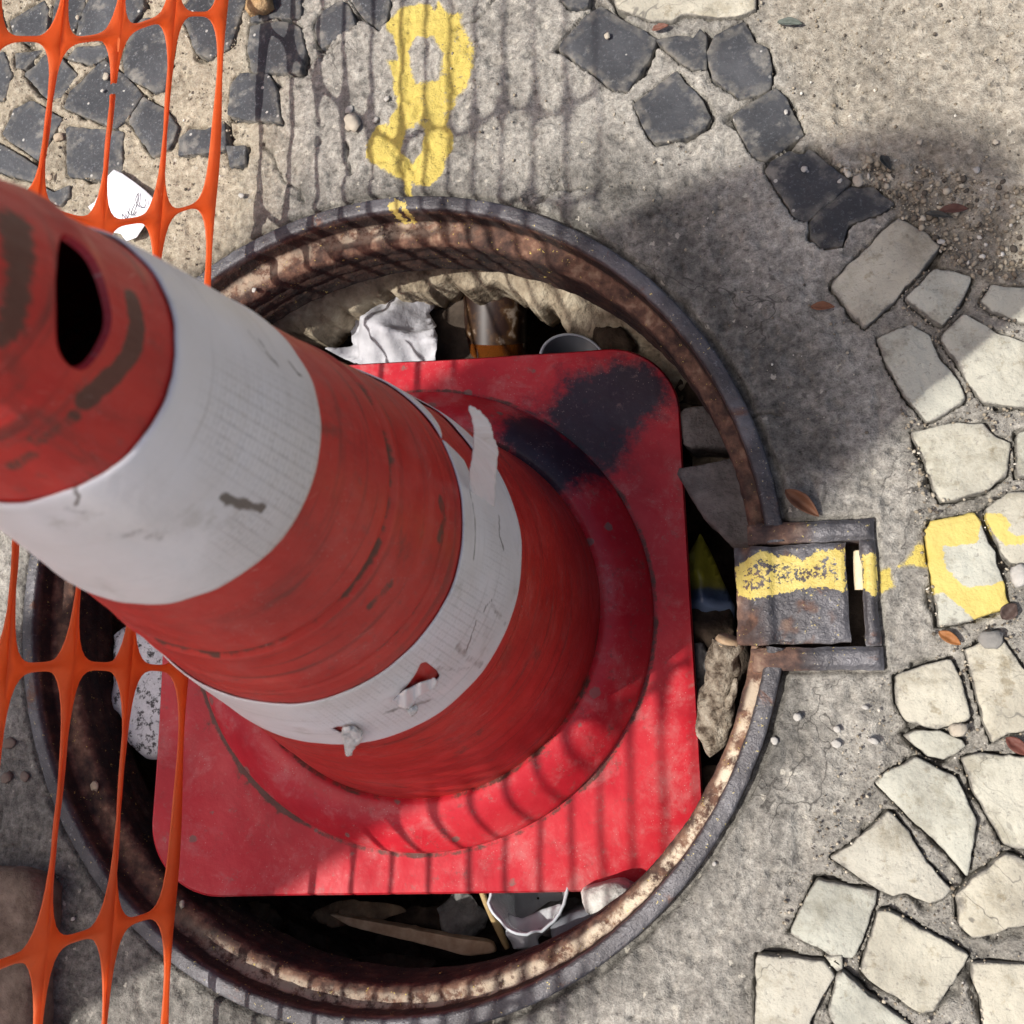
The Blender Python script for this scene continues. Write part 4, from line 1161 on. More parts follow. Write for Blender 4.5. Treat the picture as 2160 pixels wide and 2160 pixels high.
cone_patch('sealant_blob', [(858, 1498), (880, 1490), (878, 1500), (866, 1510)], lambda x, y: 0.0035 + 0.001 * fbm(x, y, 0.12, 3, 3), M_glue, th=0.002)

# ------------------------------------------------------------------ barrier net
def build_net():
    py, pz = 0.1625, 0.0520
    y_off = 0.262 - 0.1 * 0
    rows = 12; c0, c1 = -8, 8
    def wx(y, z):  # the sheet bellies a little
        return -0.1185 + 0.004 * np.sin(y * 7 + 1) * sstep(0.3, 0.6, z) + 0.03 * (z - 0.25).clip(0) + 0.010 * np.sin(z * 9 + y * 3) * sstep(0.25, 0.5, z)
    def mapp(i, j):
        """lattice coordinates (strand index i, node index j) -> y,z"""
        z = 0.037 + pz * np.minimum(i, 5) + 0.044 * np.clip(i - 5, 0, 99) + 0.010 * (1 - np.exp(-i * 0.9))
        z = z + 0.004 * np.sin(j * 1.7 + i * 0.6) * sstep(0.5, 3, i)
        y = 0.302 - 0.041 * np.minimum(i, 1.0) - 0.034 * np.clip(i - 1, 0, 1) - 0.012 * np.clip(i - 2, 0, 30) + py * j
        y = y - np.clip(j, 0, 1) * (0.020 * np.clip(i - 1, 0, 1) + 0.030 * np.clip(i - 2, 0, 1) + 0.020 * np.clip(i - 3, 0, 2))
        # below the middle of the picture the rows run level
        lev = sstep(-0.6, -1.8, j)
        y = y + lev * (0.041 * np.minimum(i, 1) + 0.034 * np.clip(i - 1, 0, 1) + 0.008 * np.clip(i - 2, 0, 30) - 0.036)
        y = y + 0.006 * np.sin(i * 2.1 + j * 1.3) * sstep(2, 5, i)
        return y, z
    co = []; fs = []; nv = 0
    N = 56
    for i in range(rows):
        for j in range(c0, c1):
            rs = np.random.default_rng(i * 50 + j + 999)
            t = np.linspace(0, 2 * math.pi, N, endpoint=False)
            c, s = np.cos(t), np.sin(t)
            # square border in lattice units, sampled by the same angle
            sq = 1 / np.maximum(np.abs(c), np.abs(s))
            bi = 0.5 * s * sq; bj = 0.5 * c * sq
            if i == 0: bi = np.where(s < -0.999 * np.abs(c), -0.60, bi)
            e = 3.6
            sup = (np.abs(c) ** e + np.abs(s) ** e) ** (-1 / e)
            hb = 0.5 - 0.022 - 0.018 * rs.random(); ha = 0.5 - 0.008 - 0.008 * rs.random()
            hj = ha * sup * c; hi_ = hb * sup * s
            for k, (q, w) in enumerate(((bi, bj), (hi_, hj))):
                Y, Zz = mapp(i + 0.5 + q, j + 0.5 + w)
                X = wx(Y, Zz)
                # strands roll out of the sheet between the nodes
                X = X + 0.0014 * np.sin(2 * math.pi * (j + w) + i) * (1 if k else -1)
                co.append(np.stack([X, Y, Zz], 1))
            k = np.arange(N); k2 = (k + 1) % N
            f = np.stack([nv + k, nv + k2, nv + N + k2, nv + N + k], 1)
            mj = j + 0.5 + (bj[k] + bj[k2]) / 2; mi = i + 0.5 + (bi[k] + bi[k2]) / 2
            keep = np.ones(N, bool)
            for (si, sj, hw) in ((2, 0.72, 0.022), (1, -0.52, 0.05)):
                keep &= ~((np.abs(mi - si) < 0.25) & (np.abs(mj - sj) < hw))
            fs.append(f[keep]); nv += 2 * N
    me = mesh_np('safety_net', np.concatenate(co), np.concatenate(fs))
    bm = bmesh.new(); bm.from_mesh(me); bmesh.ops.remove_doubles(bm, verts=bm.verts, dist=0.0005); bm.to_mesh(me); bm.free()
    o = link('safety_net', me, M_net)
    m = solidify(o, 0.0016, 0.0)
    tag(o, 'orange plastic safety mesh stretched along the left side behind the cone', 'safety net')
    return o
build_net()

# ------------------------------------------------------------------ unseen pole, added to shade the cone (stands beyond the lower left corner)
def build_pole():
    t = thing('shade_pole', 'unseen round pole added beyond the lower left corner to shade the cone', 'pole', (-0.84, -0.507, 0))
    n = 64; zs = np.linspace(-0.05, 2.7, 70); th = np.linspace(0, 2 * math.pi, n, endpoint=False)
    T, Z = np.meshgrid(th, zs, indexing='ij')
    r = np.sqrt(np.clip(1 - ((Z - 1.95) / 0.75).clip(0) ** 2, 0.0004, 1)) * (0.1475 - 0.001 * Z) + (fbm(T, Z, 3, 3, 2) - 0.5) * 0.006
    me = mesh_np('shaft', np.stack([r * np.cos(T), r * np.sin(T), Z], -1).reshape(-1, 3), gridfaces(n, 70, True))
    link('shaft', me, mat_simple('pole concrete', [(0.3, (0.22, 0.21, 0.19)), (0.7, (0.36, 0.34, 0.31))], 12, 0.9).m, t)
    bm = bmesh.new(); bmesh.ops.create_cone(bm, cap_ends=True, segments=48, radius1=0.185, radius2=0.17, depth=0.08, matrix=Matrix.Translation((0, 0, 0.03)))
    me2 = bpy.data.meshes.new('footing'); bm.to_mesh(me2); bm.free()
    link('footing', me2, bpy.data.materials['pole concrete'], t, smooth=False)
build_pole()

# ------------------------------------------------------------------ small things
def chunk(name, pts, top, depth, mat, seed, bev=0.003, bump=0.003, tilt=0.03, dome=0.0, freq=45, label=None, cat=None, group=None, smooth=True, jitter=0.003, parent=None):
    w = resample(poly_world(pts, top), 0.003, 0.12)
    n = len(w); c = w.mean(0); rad = np.linalg.norm(w - c, axis=1); Rm = rad.mean()
    r = np.random.default_rng(seed); ph = r.random() * 50
    w = w + (w - c) / rad[:, None] * (fbm(w[:, 0] + ph, w[:, 1], 120, 3, seed) - 0.5)[:, None] * jitter
    tl = (r.random(2) - 0.5) * 2 * tilt
    spec = [(0.93, -depth), (0.99, -depth * 0.6), (1.0, -max(bev * 1.3, depth * 0.3)), (1.0, -bev), (1 - 0.3 * bev / Rm, -0.35 * bev), (1 - bev / Rm, -0.05 * bev)] + [((1 - bev / Rm) * q, 0) for q in (0.9, 0.78, 0.64, 0.5, 0.36, 0.22, 0.1)]
    co = []
    for sc, dz in spec:
        q = c + (w - c) * sc
        z = top + dz + (q - c) @ tl + dome * (1 - sc * sc)
        k = 1.0 if dz > -depth * 0.9 else 0.0
        z = z + k * ((fbm(q[:, 0] + ph, q[:, 1], freq, 4, seed) - 0.5) * bump * 2)
        co.append(np.column_stack([q - c, z - (top - depth)]))
    m = len(spec); co = np.concatenate(co); k = np.arange(n); k2 = (k + 1) % n
    fs = np.concatenate([np.stack([j * n + k, j * n + k2, (j + 1) * n + k2, (j + 1) * n + k], 1) for j in range(m - 1)])
    co = np.vstack([co, [[0, 0, co[(m - 1) * n:, 2].mean()]]])
    tri = np.stack([(m - 1) * n + k, (m - 1) * n + k2, np.full(n, m * n)], 1)
    o = link(name, mesh_np(name, co, [fs, tri]), mat, None, smooth)
    o.location = (c[0], c[1], top - depth)
    if parent is not None: adopt(o, parent)
    if label: tag(o, label, cat, group)
    return o

def tube(name, path, radii, mat, parent=None, n=20, bump=0.0, cap=True, seed=0, sub=8):
    """swept round rod through 3D points; origin at its first point"""
    P_ = np.array([list(p) for p in path], float); R_ = np.array(radii, float)
    t = np.linspace(0, len(P_) - 1, (len(P_) - 1) * sub + 1)
    def cr(A):
        out = []
        for v in t:
            i = min(int(v), len(A) - 2); f = v - i
            p0 = A[max(i - 1, 0)]; p1 = A[i]; p2 = A[i + 1]; p3 = A[min(i + 2, len(A) - 1)]
            out.append(0.5 * (2 * p1 + (p2 - p0) * f + (2 * p0 - 5 * p1 + 4 * p2 - p3) * f * f + (3 * p1 - p0 - 3 * p2 + p3) * f ** 3))
        return np.array(out)
    C = cr(P_); R_ = np.interp(t, np.arange(len(R_)), R_)
    T = np.gradient(C, axis=0); T /= np.linalg.norm(T, axis=1)[:, None]
    up = np.array([0.31, 0.2, 0.93]); N_ = np.cross(T, up); N_ /= np.linalg.norm(N_, axis=1)[:, None]; B_ = np.cross(T, N_)
    a = np.linspace(0, 2 * math.pi, n, endpoint=False)
    A, I = np.meshgrid(a, np.arange(len(C)), indexing='ij')
    rr = R_[I] * (1 + bump * (fbm(np.cos(A) * 0.02 + seed, np.sin(A) * 0.02 + I * 0.004, 60, 4, seed) - 0.5) * 2)
    co = C[I] + (np.cos(A) * rr)[..., None] * N_[I] + (np.sin(A) * rr)[..., None] * B_[I]
    co = co.reshape(-1, 3); m = len(C)
    fs = gridfaces(n, m, True)
    tris = []
    if cap:
        i0 = len(co); co = np.vstack([co, C[0], C[-1]])
        for k in range(n):
            k2 = (k + 1) % n
            tris += [(k * m, i0, k2 * m), (k * m + m - 1, k2 * m + m - 1, i0 + 1)]
    o0 = C[0].copy()
    o = link(name, mesh_np(name, co - o0, [fs, np.array(tris, np.int32)] if tris else fs), mat)
    o.location = o0
    if parent is not None: adopt(o, parent)
    return o

def sheet(name, pts, z0, hfn, mat, th=0.0004, st=0.0016, smooth=True, attr=None):
    """loose sheet with the given outline; hfn(x, y, d_edge) gives its crumpled height"""
    w = [tuple(q) for q in poly_world(pts, z0)]; a = np.array(w); lo = a.min(0); hi = a.max(0); c = a.mean(0)
    gx = np.arange(lo[0] - st, hi[0] + 2 * st, st); gy = np.arange(lo[1] - st, hi[1] + 2 * st, st)
    X, Y = np.meshgrid(gx, gy, indexing='ij'); x = X.ravel(); y = Y.ravel(); f = gridfaces(len(gx), len(gy))
    rem = ~inside(w, x[f].mean(1), y[f].mean(1))
    A = np.zeros(len(x), bool); A[f[rem].ravel()] = True; B = np.zeros(len(x), bool); B[f[~rem].ravel()] = True
    m = np.where(A & B)[0]; _, nx_, ny_ = seg_near(w, x[m], y[m]); x[m] = nx_; y[m] = ny_
    f = f[~rem]; used = np.unique(f); mp = np.zeros(len(x), int); mp[used] = np.arange(len(used)); f = mp[f]; x = x[used]; y = y[used]
    d = -sdf(w, x, y)
    z = hfn(x, y, d)
    at_ = {k: fn(x, y) for k, fn in (attr or {}).items()}
    o = link(name, mesh_np(name, np.stack([x - c[0], y - c[1], z], 1), f, at_), mat, None, smooth)
    o.location = (c[0], c[1], z0)
    solidify(o, th, 0.0)
    return o

def ridged(x, y, f, seed):
    return 1 - np.abs(fbm(x, y, f, 3, seed) - 0.5) * 4

M_paper = mat_simple('crumpled white paper', [(0.3, (0.40, 0.40, 0.43)), (0.7, (0.55, 0.55, 0.58))], 30, 0.7, 0.3, 0.003, 90, 0.5).m
pp = zp([(450, 545), (520, 502), (600, 495), (690, 480), (740, 445), (800, 448), (860, 470), (870, 510), (850, 545), (900, 620), (930, 700), (900, 785), (780, 830), (640, 835), (420, 735), (500, 690), (480, 600)], 500, 400, 2.147)
o = sheet('crumpled_paper', pp, -0.135, lambda x, y, d: 0.022 * sstep(0, 0.035, d) + 0.022 * (ridged(x, y, 14, 3) - 0.5) + 0.010 * (ridged(x + 3, y, 34, 5) - 0.5) + 0.003 * (ridged(x, y + 2, 90, 7) - 0.5), M_paper, 0.0004, 0.0034, False)
tag(o, 'crumpled white paper bag stuffed in the pit above the cone base', 'paper')

M_foam = mat_simple('dirty white foam', [(0.3, (0.60, 0.61, 0.63)), (0.7, (0.78, 0.79, 0.81))], 60, 0.85, 0.2, 0.003, 240, 0.8, speck=((0.05, 0.05, 0.05), 0.95, 0.50), spsc=130).m
chunk('foam_block', [(225, 1320), (330, 1310), (390, 1330), (420, 1500), (360, 1598), (290, 1604), (255, 1575), (240, 1515), (215, 1490), (225, 1430)], -0.052, 0.05, M_foam, 5, 0.012, 0.003, 0.05, label='speckled white foam block wedged beside the left edge of the cone base', cat='foam block')

M_bark = mat_simple('flaking bark', [(0.36, (0.07, 0.05, 0.035)), (0.47, (0.22, 0.18, 0.135)), (0.58, (0.36, 0.31, 0.24)), (0.7, (0.46, 0.41, 0.33))], 110, 0.9, 0.2, 0.006, 190, 1.0).m
M_wood = mat_simple('cut wood', [(0.3, (0.30, 0.19, 0.11)), (0.7, (0.55, 0.42, 0.28))], 70, 0.8, 0.2, 0.001, 200, 0.5).m
st_ = thing('stick', 'thick broken bark covered stick poking out of the pit on the right', 'stick', P(1545, 1352, -0.030))
tube('bark', [P(1534, 1352, -0.022), P(1525, 1400, -0.028), P(1518, 1450, -0.033), P(1510, 1500, -0.038), P(1504, 1550, -0.043), P(1497, 1596, -0.050)], [0.0090, 0.0112, 0.0106, 0.0118, 0.0104, 0.0006], M_bark, st_, 36, 0.30, False, 3, 12)
tube('cut_end', [P(1536, 1345, -0.0210), P(1533, 1358, -0.0226)], [0.0070, 0.0088], M_wood, st_, 24, 0.1, True, 2, 3)
tube('side_twig', [P(1530, 1490, -0.030), P(1546, 1465, -0.024), P(1552, 1430, -0.022)], [0.0035, 0.0028, 0.0012], M_bark, st_, 10, 0.2, True, 4)

n = NT('printed wrapper', 0.35, 0.5)
g = n.n('ShaderNodeSeparateXYZ'); n.L(n.obj(), g.inputs[0])
yy = n.math('ADD', g.outputs[1], n.math('MULTIPLY', n.noise(40, 3, vec=n.obj()), 0.01))
n.color(n.ramp(n.step(yy, -0.03, 0.03), [(0.20, (0.16, 0.22, 0.34)), (0.34, (0.03, 0.05, 0.10)), (0.5, (0.03, 0.045, 0.07)), (0.58, (0.10, 0.095, 0.02)), (0.8, (0.20, 0.19, 0.02))]))
n.bump(n.noise(60, 4, vec=n.obj()), 0.5, 0.003)
o = sheet('snack_wrapper', [(1478, 1125), (1500, 1165), (1538, 1250), (1552, 1280), (1548, 1330), (1440, 1310), (1440, 1200)], -0.155, lambda x, y, d: 0.020 * sstep(0, 0.03, d) + 0.012 * ridged(x, y, 22, 4), n.m, 0.0003, 0.003, False)
tag(o, 'crumpled yellow and blue wrapper in the pit right of the cone base', 'wrapper')

M_slab = mat_simple('grey mortar slab', [(0.3, (0.075, 0.068, 0.062)), (0.5, (0.17, 0.155, 0.145)), (0.7, (0.27, 0.25, 0.23))], 38, 0.92, 0.2, 0.006, 120, 0.9).m
chunk('mortar_slab', [(1420, 985), (1500, 975), (1560, 958), (1600, 1060), (1610, 1150), (1540, 1147), (1475, 1085)], -0.085, 0.06, M_slab, 8, 0.004, 0.002, 0.06, label='flat grey slab of mortar below the iron rim above the hinge', cat='mortar slab')
chunk('mortar_slab', [(1432, 860), (1530, 850), (1570, 900), (1560, 945), (1440, 945)], -0.115, 0.05, M_slab, 9, 0.004, 0.002, 0.06, label='brownish slab of mortar in the pit next to the navy sprayed corner', cat='mortar slab')

# amber bottle
def revolve(name, prof, mat, n=40, parent=None):
    prof = np.array(prof, float); a = np.linspace(0, 2 * math.pi, n, endpoint=False)
    A, I = np.meshgrid(a, np.arange(len(prof)), indexing='ij')
    co = np.stack([prof[I, 0] * np.cos(A), prof[I, 0] * np.sin(A), prof[I, 1]], -1).reshape(-1, 3)
    return link(name, mesh_np(name, co, gridfaces(n, len(prof), True)), mat, parent)
n = NT('amber glass', 0.06, 0.6)
n.color((0.22, 0.065, 0.012)); n.b.inputs['Transmission Weight'].default_value = 0.6; n.b.inputs['Coat Weight'].default_value = 1.0
M_amber = n.m
n = NT('bottle label print', 0.4, 0.4)
n.color(n.ramp(n.noise(90, 4, vec=n.obj()), [(0.45, (0.02, 0.009, 0.006)), (0.60, (0.06, 0.03, 0.012)), (0.70, (0.25, 0.2, 0.16))]))
M_blabel = n.m
bot = thing('glass_bottle', 'brown glass bottle lying in the dark pit right of the crumpled paper', 'bottle', P(1045, 770, -0.195))
bot.rotation_euler = (Vector((0.10, 0.62, 0.30))).to_track_quat('Z', 'Y').to_euler()
revolve('glass', [(0.001, 0), (0.022, 0), (0.0275, 0.003), (0.029, 0.01), (0.029, 0.085), (0.027, 0.096), (0.019, 0.112), (0.0135, 0.125), (0.0125, 0.155), (0.0135, 0.158), (0.0135, 0.166), (0.010, 0.167), (0.0095, 0.12)], M_amber, 40, bot)
revolve('label', [(0.0293, 0.022), (0.0293, 0.072)], M_blabel, 40, bot)
n = NT('grey plastic', 0.4, 0.4); n.color((0.10, 0.11, 0.125)); M_gplas = n.m
cup = thing('plastic_cup', 'bluish grey plastic cup tipped over behind the top edge of the cone base', 'cup', P(1208, 762, -0.122) - Vector((0.42, 0.30, 0.86)).normalized() * 0.066)
cup.rotation_euler = (Vector((0.42, 0.30, 0.86))).to_track_quat('Z', 'Y').to_euler()
revolve('wall', [(0.001, 0.001), (0.019, 0.001), (0.0205, 0.004), (0.027, 0.066), (0.0262, 0.066), (0.0195, 0.005), (0.001, 0.004)], M_gplas, 40, cup)
revolve('lip', [(0.0268, 0.0645), (0.0284, 0.0652), (0.0286, 0.0668), (0.0272, 0.0676), (0.0262, 0.0668)], mat_simple('pale plastic lip', [(0.3, (0.42, 0.46, 0.52)), (0.7, (0.5, 0.54, 0.6))], 30, 0.4).m, 40, cup)
M_dcard = mat_simple('dark wet cardboard', [(0.3, (0.025, 0.018, 0.013)), (0.7, (0.085, 0.065, 0.05))], 30, 0.85, 0.2, 0.003, 80, 0.6).m
o = sheet('cardboard_scrap', [(893, 590), (960, 600), (1010, 640), (1040, 720), (1010, 800), (930, 800), (900, 700)], -0.17, lambda x, y, d: 0.012 * ridged(x, y, 14, 6), M_dcard, 0.003, 0.003, False)
tag(o, 'dark brown wet cardboard in the pit between paper and bottle', 'cardboard')

# below the cone base
n = NT('clear crushed plastic', 0.12, 0.5); n.color((0.80, 0.82, 0.84)); n.b.inputs['Transmission Weight'].default_value = 0.55
n.bump(n.noise(50, 3, vec=n.obj()), 0.5, 0.004); M_clear = n.m
pc = thing('drinking_cup', 'crushed clear plastic drinking cup under the bottom edge of the cone base', 'cup', P(1135, 1895, -0.145))
def crushed(name, prof, mat, parent, n=48, k=0.25, seed=3):
    prof = np.array(prof, float); a = np.linspace(0, 2 * math.pi, n, endpoint=False)
    A, I = np.meshgrid(a, np.arange(len(prof)), indexing='ij')
    r = prof[I, 0] * (1 + k * (fbm(np.cos(A) + 2, np.sin(A) + prof[I, 1] * 12, 2.2, 3, seed) - 0.5))
    co = np.stack([r * np.cos(A), r * np.sin(A), prof[I, 1]], -1).reshape(-1, 3)
    return solidify(link(name, mesh_np(name, co, gridfaces(n, len(prof), True)), mat, parent), 0.0006, 0)
crushed('wall', [(0.001, 0.0), (0.020, 0.0)] + [(0.020 + 0.0075 * t, 0.003 + 0.060 * t) for t in np.linspace(0, 1, 14)], M_clear, pc, k=0.30)
n = NT('white rim plastic', 0.3, 0.5); n.color((0.50, 0.53, 0.56)); M_wrim = n.m
crushed('rim', [(0.0275, 0.0630), (0.0290, 0.0633), (0.0293, 0.0648), (0.0282, 0.0655), (0.0272, 0.0645)], M_wrim, pc, k=0.30, seed=3)
pc.rotation_euler = (math.radians(-14), math.radians(10), 0)
o = sheet('plastic_film', [(1065, 1925), (1105, 1935), (1150, 1915), (1190, 1900), (1192, 1940), (1165, 1955), (1140, 1975), (1142, 1995), (1085, 2000), (1075, 1965)], -0.105, lambda x, y, d: 0.010 * ridged(x, y, 30, 2), M_clear, 0.0004, 0.0022, False)
tag(o, 'torn piece of clear plastic film in the pit below the cone base', 'plastic film')
o = tube('dry_reed', [P(1012, 1870, -0.105), P(1030, 1915, -0.112), P(1052, 1960, -0.120), P(1070, 2000, -0.125)], [0.0022, 0.0024, 0.0030, 0.0020], mat_simple('dry reed', [(0.3, (0.30, 0.20, 0.09)), (0.7, (0.50, 0.37, 0.18))], 60, 0.6).m, None, 12, 0.1)
tag(o, 'thin tan reed stalk leaning in the pit below the cone base', 'reed')
chunk('wooden_lath', [(690, 1925), (860, 1958), (965, 1980), (1035, 1990), (1045, 2012), (985, 2020), (925, 2002), (740, 1955)], -0.120, 0.012, M_wood, 14, 0.002, 0.001, 0.10, label='splintered brown wooden lath lying in the dark pit at the bottom', cat='wooden lath')
chunk('stone_lump', [(1152, 1945), (1255, 1912), (1290, 1940), (1210, 1992), (1165, 1995)], -0.085, 0.05, mat_simple('blue grey stone', [(0.3, (0.10, 0.105, 0.12)), (0.7, (0.20, 0.205, 0.225))], 30, 0.8).m, 16, 0.004, 0.002, 0.1, label='blue grey stone lump in the pit beside the clear plastic cup', cat='stone')
chunk('mortar_lump', [(1215, 1878), (1300, 1860), (1330, 1880), (1275, 1930), (1235, 1935)], -0.075, 0.05, mat_simple('white mortar', [(0.3, (0.30, 0.28, 0.25)), (0.55, (0.62, 0.60, 0.56)), (0.75, (0.75, 0.74, 0.70))], 40, 0.9, 0.2, 0.004, 120, 0.8).m, 18, 0.006, 0.004, 0.1, label='whitish lump of mortar under the lower right corner of the cone base', cat='mortar lump')
for k, (px, py, r_, z_, lb) in enumerate([(600, 1960, 0.035, -0.20, 'dark rubble stone deep in the pit under the lower left plate corner'), (820, 2040, 0.028, -0.21, 'dark rubble stone deep in the pit under the wooden lath'), (560, 820, 0.03, -0.2, 'dark rubble stone in the pit behind the cone body'), (780, 800, 0.03, -0.2, 'dark rubble stone in the pit beneath the crumpled paper'),
        (1330, 800, 0.035, -0.19, 'dark rubble stone in the pit by the upper right plate corner'), (1500, 1400, 0.03, -0.15, 'dark rubble stone in the pit behind the thick stick'), (1515, 1640, 0.03, -0.16, 'dark rubble stone in the pit below the thick stick')]):
    a = np.linspace(0, 2 * math.pi, 9, endpoint=False); s_ = r_ * 2800
    chunk('rubble_stone', [(px + s_ * math.cos(q) * (0.8 + 0.4 * random.random()), py + s_ * math.sin(q) * (0.8 + 0.4 * random.random())) for q in a], z_, 0.07, M_mud, 60 + k, 0.01, 0.006, 0.15, label=lb, cat='rubble', group='dark rubble in the pit')

# loose brown litter choking the gaps round the cone base
M_lit = [mat_simple('pit litter %d' % i, st_l, 60, 0.85, 0.2, 0.003, 140, 0.7).m for i, st_l in enumerate([
    [(0.3, (0.025, 0.017, 0.012)), (0.7, (0.085, 0.062, 0.043))], [(0.3, (0.08, 0.055, 0.034)), (0.7, (0.22, 0.16, 0.10))], [(0.3, (0.10, 0.095, 0.09)), (0.7, (0.25, 0.24, 0.225))]])]
LIT = [(560, 1930, 'brown paper scrap in the pit at the bottom left of the cone base', 'paper scrap', 1, 52, 30), (640, 1985, 'dark crumpled leaf litter at the bottom of the pit', 'leaf litter', 0, 60, 34), (770, 1920, 'tan cardboard flap in the shade under the cone base', 'cardboard', 1, 60, 22),
       (900, 1935, 'dark wet paper scrap above the wooden lath', 'paper scrap', 0, 60, 26), (985, 1925, 'grey rag beside the tan reed', 'rag', 2, 34, 40), (850, 2035, 'muddy scrap below the wooden lath', 'paper scrap', 0, 70, 22),
       (1120, 610, 'dull tan scrap above the bottle', 'paper scrap', 1, 40, 26), (1290, 740, 'dark scrap right of the grey cup', 'paper scrap', 0, 40, 40),
       (1500, 1330, 'brown leaf litter above the thick stick', 'leaf litter', 0, 44, 50), (1480, 1480, 'grey rag between plate edge and stick', 'rag', 2, 26, 80), (1500, 1680, 'tan scrap below the stick at the rim', 'paper scrap', 1, 34, 50), (1490, 830, 'dark litter at the right of the navy corner', 'leaf litter', 0, 50, 40), (1195, 1930, 'grey crumpled foil by the clear cup', 'foil', 2, 40, 36)]
for k, (px, py, lb, ct, mi, rx, ry) in enumerate(LIT):
    q = np.linspace(0, 2 * math.pi, 11, endpoint=False); rs = np.random.default_rng(70 + k)
    pts = [(px + rx * 1.3 * math.cos(t) * (0.7 + 0.6 * rs.random()), py + ry * 1.3 * math.sin(t) * (0.7 + 0.6 * rs.random())) for t in q]
    o = sheet({'leaf litter': 'leaf_litter', 'paper scrap': 'paper_scrap'}.get(ct, ct), pts, -0.165 + 0.03 * rs.random(), lambda x, y, d, k=k: 0.014 * sstep(0, 0.02, d) + 0.016 * ridged(x, y, 20, k) + 0.006 * ridged(x, y, 60, k + 3), M_lit[mi], 0.0006, 0.003, False)
    tag(o, lb, ct)

# hinge pocket floor and the peg lying in it
rough_box('hinge_pocket_floor', 0.300, hxo - 0.004, hyb + 0.002, hyt - 0.002, -0.045, -0.0265, frame, M_mud, 0.002, 12)
o = tube('wooden_peg', [P(1812, 1163, -0.010), P(1813, 1205, -0.009), P(1815, 1244, -0.010)], [0.0034, 0.0036, 0.0036], mat_simple('cream wood', [(0.3, (0.62, 0.50, 0.33)), (0.7, (0.74, 0.63, 0.45))], 90, 0.65).m, None, 18, 0.06)
tag(o, 'short cream peg lying in the dark slot of the hinge', 'peg')

# litter on the pavement
n = NT('scrap of paper', 0.8, 0.2); n.color(n.ramp(n.noise(40, 4, vec=n.obj()), [(0.3, (0.66, 0.66, 0.69)), (0.7, (0.82, 0.82, 0.85))])); M_scrap = n.m
scrap = sheet('paper_scrap', zp([(940, 78), (1010, 110), (1110, 180), (1200, 250), (1265, 312), (1255, 400), (1235, 470), (1200, 530), (1130, 630), (1040, 662), (1000, 600), (925, 590), (930, 530), (860, 470), (760, 420), (735, 380), (790, 340), (835, 250), (860, 170), (905, 120)], *Z6), 0.0045, lambda x, y, d: 0.003 * fbm(x, y, 40, 3, 4) + 0.0006, M_scrap, 0.0003, 0.002)
tag(scrap, 'torn white paper scrap with pencil scribble under the orange net', 'paper')
n = NT('pencil line', 0.7, 0.2); n.color((0.10, 0.10, 0.12)); M_pencil = n.m
def scribble(pts):
    q = [P(x, y, 0.0085) for x, y in zp(pts, *Z6)]
    o = tube('pencil_line', q, [0.00035] * len(q), M_pencil, scrap, 6, 0.0, False, 0, 6)
scribble([(1128, 258), (1108, 300), (1112, 340), (1140, 372), (1172, 378), (1190, 350), (1186, 310)])
scribble([(1128, 262), (1120, 330), (1100, 400), (1085, 432)])
scribble([(1100, 350), (1078, 395), (1070, 430), (1090, 440), (1110, 410)])
scribble([(1040, 405), (1050, 440), (1030, 465), (1010, 450), (1000, 430), (995, 460), (1000, 490)])
scribble([(1060, 380), (1050, 420), (1066, 440)])

def leaf(px, py, L, Wd, ang, col, label, z=0.0035, curl=0.004, seed=1):
    k, m = 18, 7
    t = np.linspace(0, 1, k); v = np.linspace(-1, 1, m)
    T, Vv = np.meshgrid(t, v, indexing='ij')
    half = Wd / 2 * np.sin(np.pi * T ** 0.85) ** 0.8
    x = (T - 0.5) * L; y = Vv * half * (1 + 0.1 * (fbm(T, Vv, 6, 2, seed) - 0.5))
    zz = curl * np.abs(Vv) ** 1.4 * np.sin(np.pi * T) + 0.0016 * fbm(T * 3, Vv, 2, 2, seed) + curl * 0.6 * (T - 0.5) ** 2
    ca, sa = math.cos(ang), math.sin(ang)
    o = link('dry_leaf', mesh_np('dry_leaf', np.stack([x * ca - y * sa, x * sa + y * ca, zz], -1).reshape(-1, 3), gridfaces(k, m)),
             mat_simple('dry leaf %d' % seed, [(0.3, tuple(c * 0.6 for c in col)), (0.7, col)], 120, 0.6, 0.3, 0.001, 300, 0.5).m)
    o.location = P(px, py, z); solidify(o, 0.0004, 0)
    tag(o, label, 'leaf')
leaf(1735, 648, 0.0150, 0.0058, -0.12, (0.22, 0.095, 0.05), 'small brown oval leaf on dark concrete beside a long pale stone', 0.002, 0.002, 1)
leaf(2003, 1346, 0.0140, 0.0065, -0.6, (0.34, 0.14, 0.045), 'small orange brown leaf just below the yellow painted stone', 0.001, 0.002, 2)
leaf(2146, 1574, 0.0150, 0.008, -0.7, (0.15, 0.05, 0.035), 'dark red leaf in the joint at the right edge', 0.001, 0.002, 3)
leaf(2012, 443, 0.0170, 0.006, -0.1, (0.13, 0.06, 0.045), 'reddish brown leaf on the sandy ground above the pale stones', 0.003, 0.002, 4)
leaf(1980, 455, 0.0170, 0.004, -0.35, (0.055, 0.055, 0.05), 'narrow blackish leaf on the sandy ground above the pale stones', 0.003, 0.002, 5)
leaf(1666, 51, 0.0170, 0.0055, -0.3, (0.12, 0.14, 0.12), 'dark green grey leaf fragment on the bright sandy corner', 0.003, 0.003, 6)
leaf(1868, 345, 0.0120, 0.005, -1.1, (0.035, 0.04, 0.042), 'tiny dark leaf standing out on sandy concrete right of the dark stones', 0.003, 0.003, 7)
leaf(1692, 1062, 0.0270, 0.010, -0.75, (0.17, 0.075, 0.04), 'curled brown leaf lying against the top of the hinge frame', 0.003, 0.006, 8)
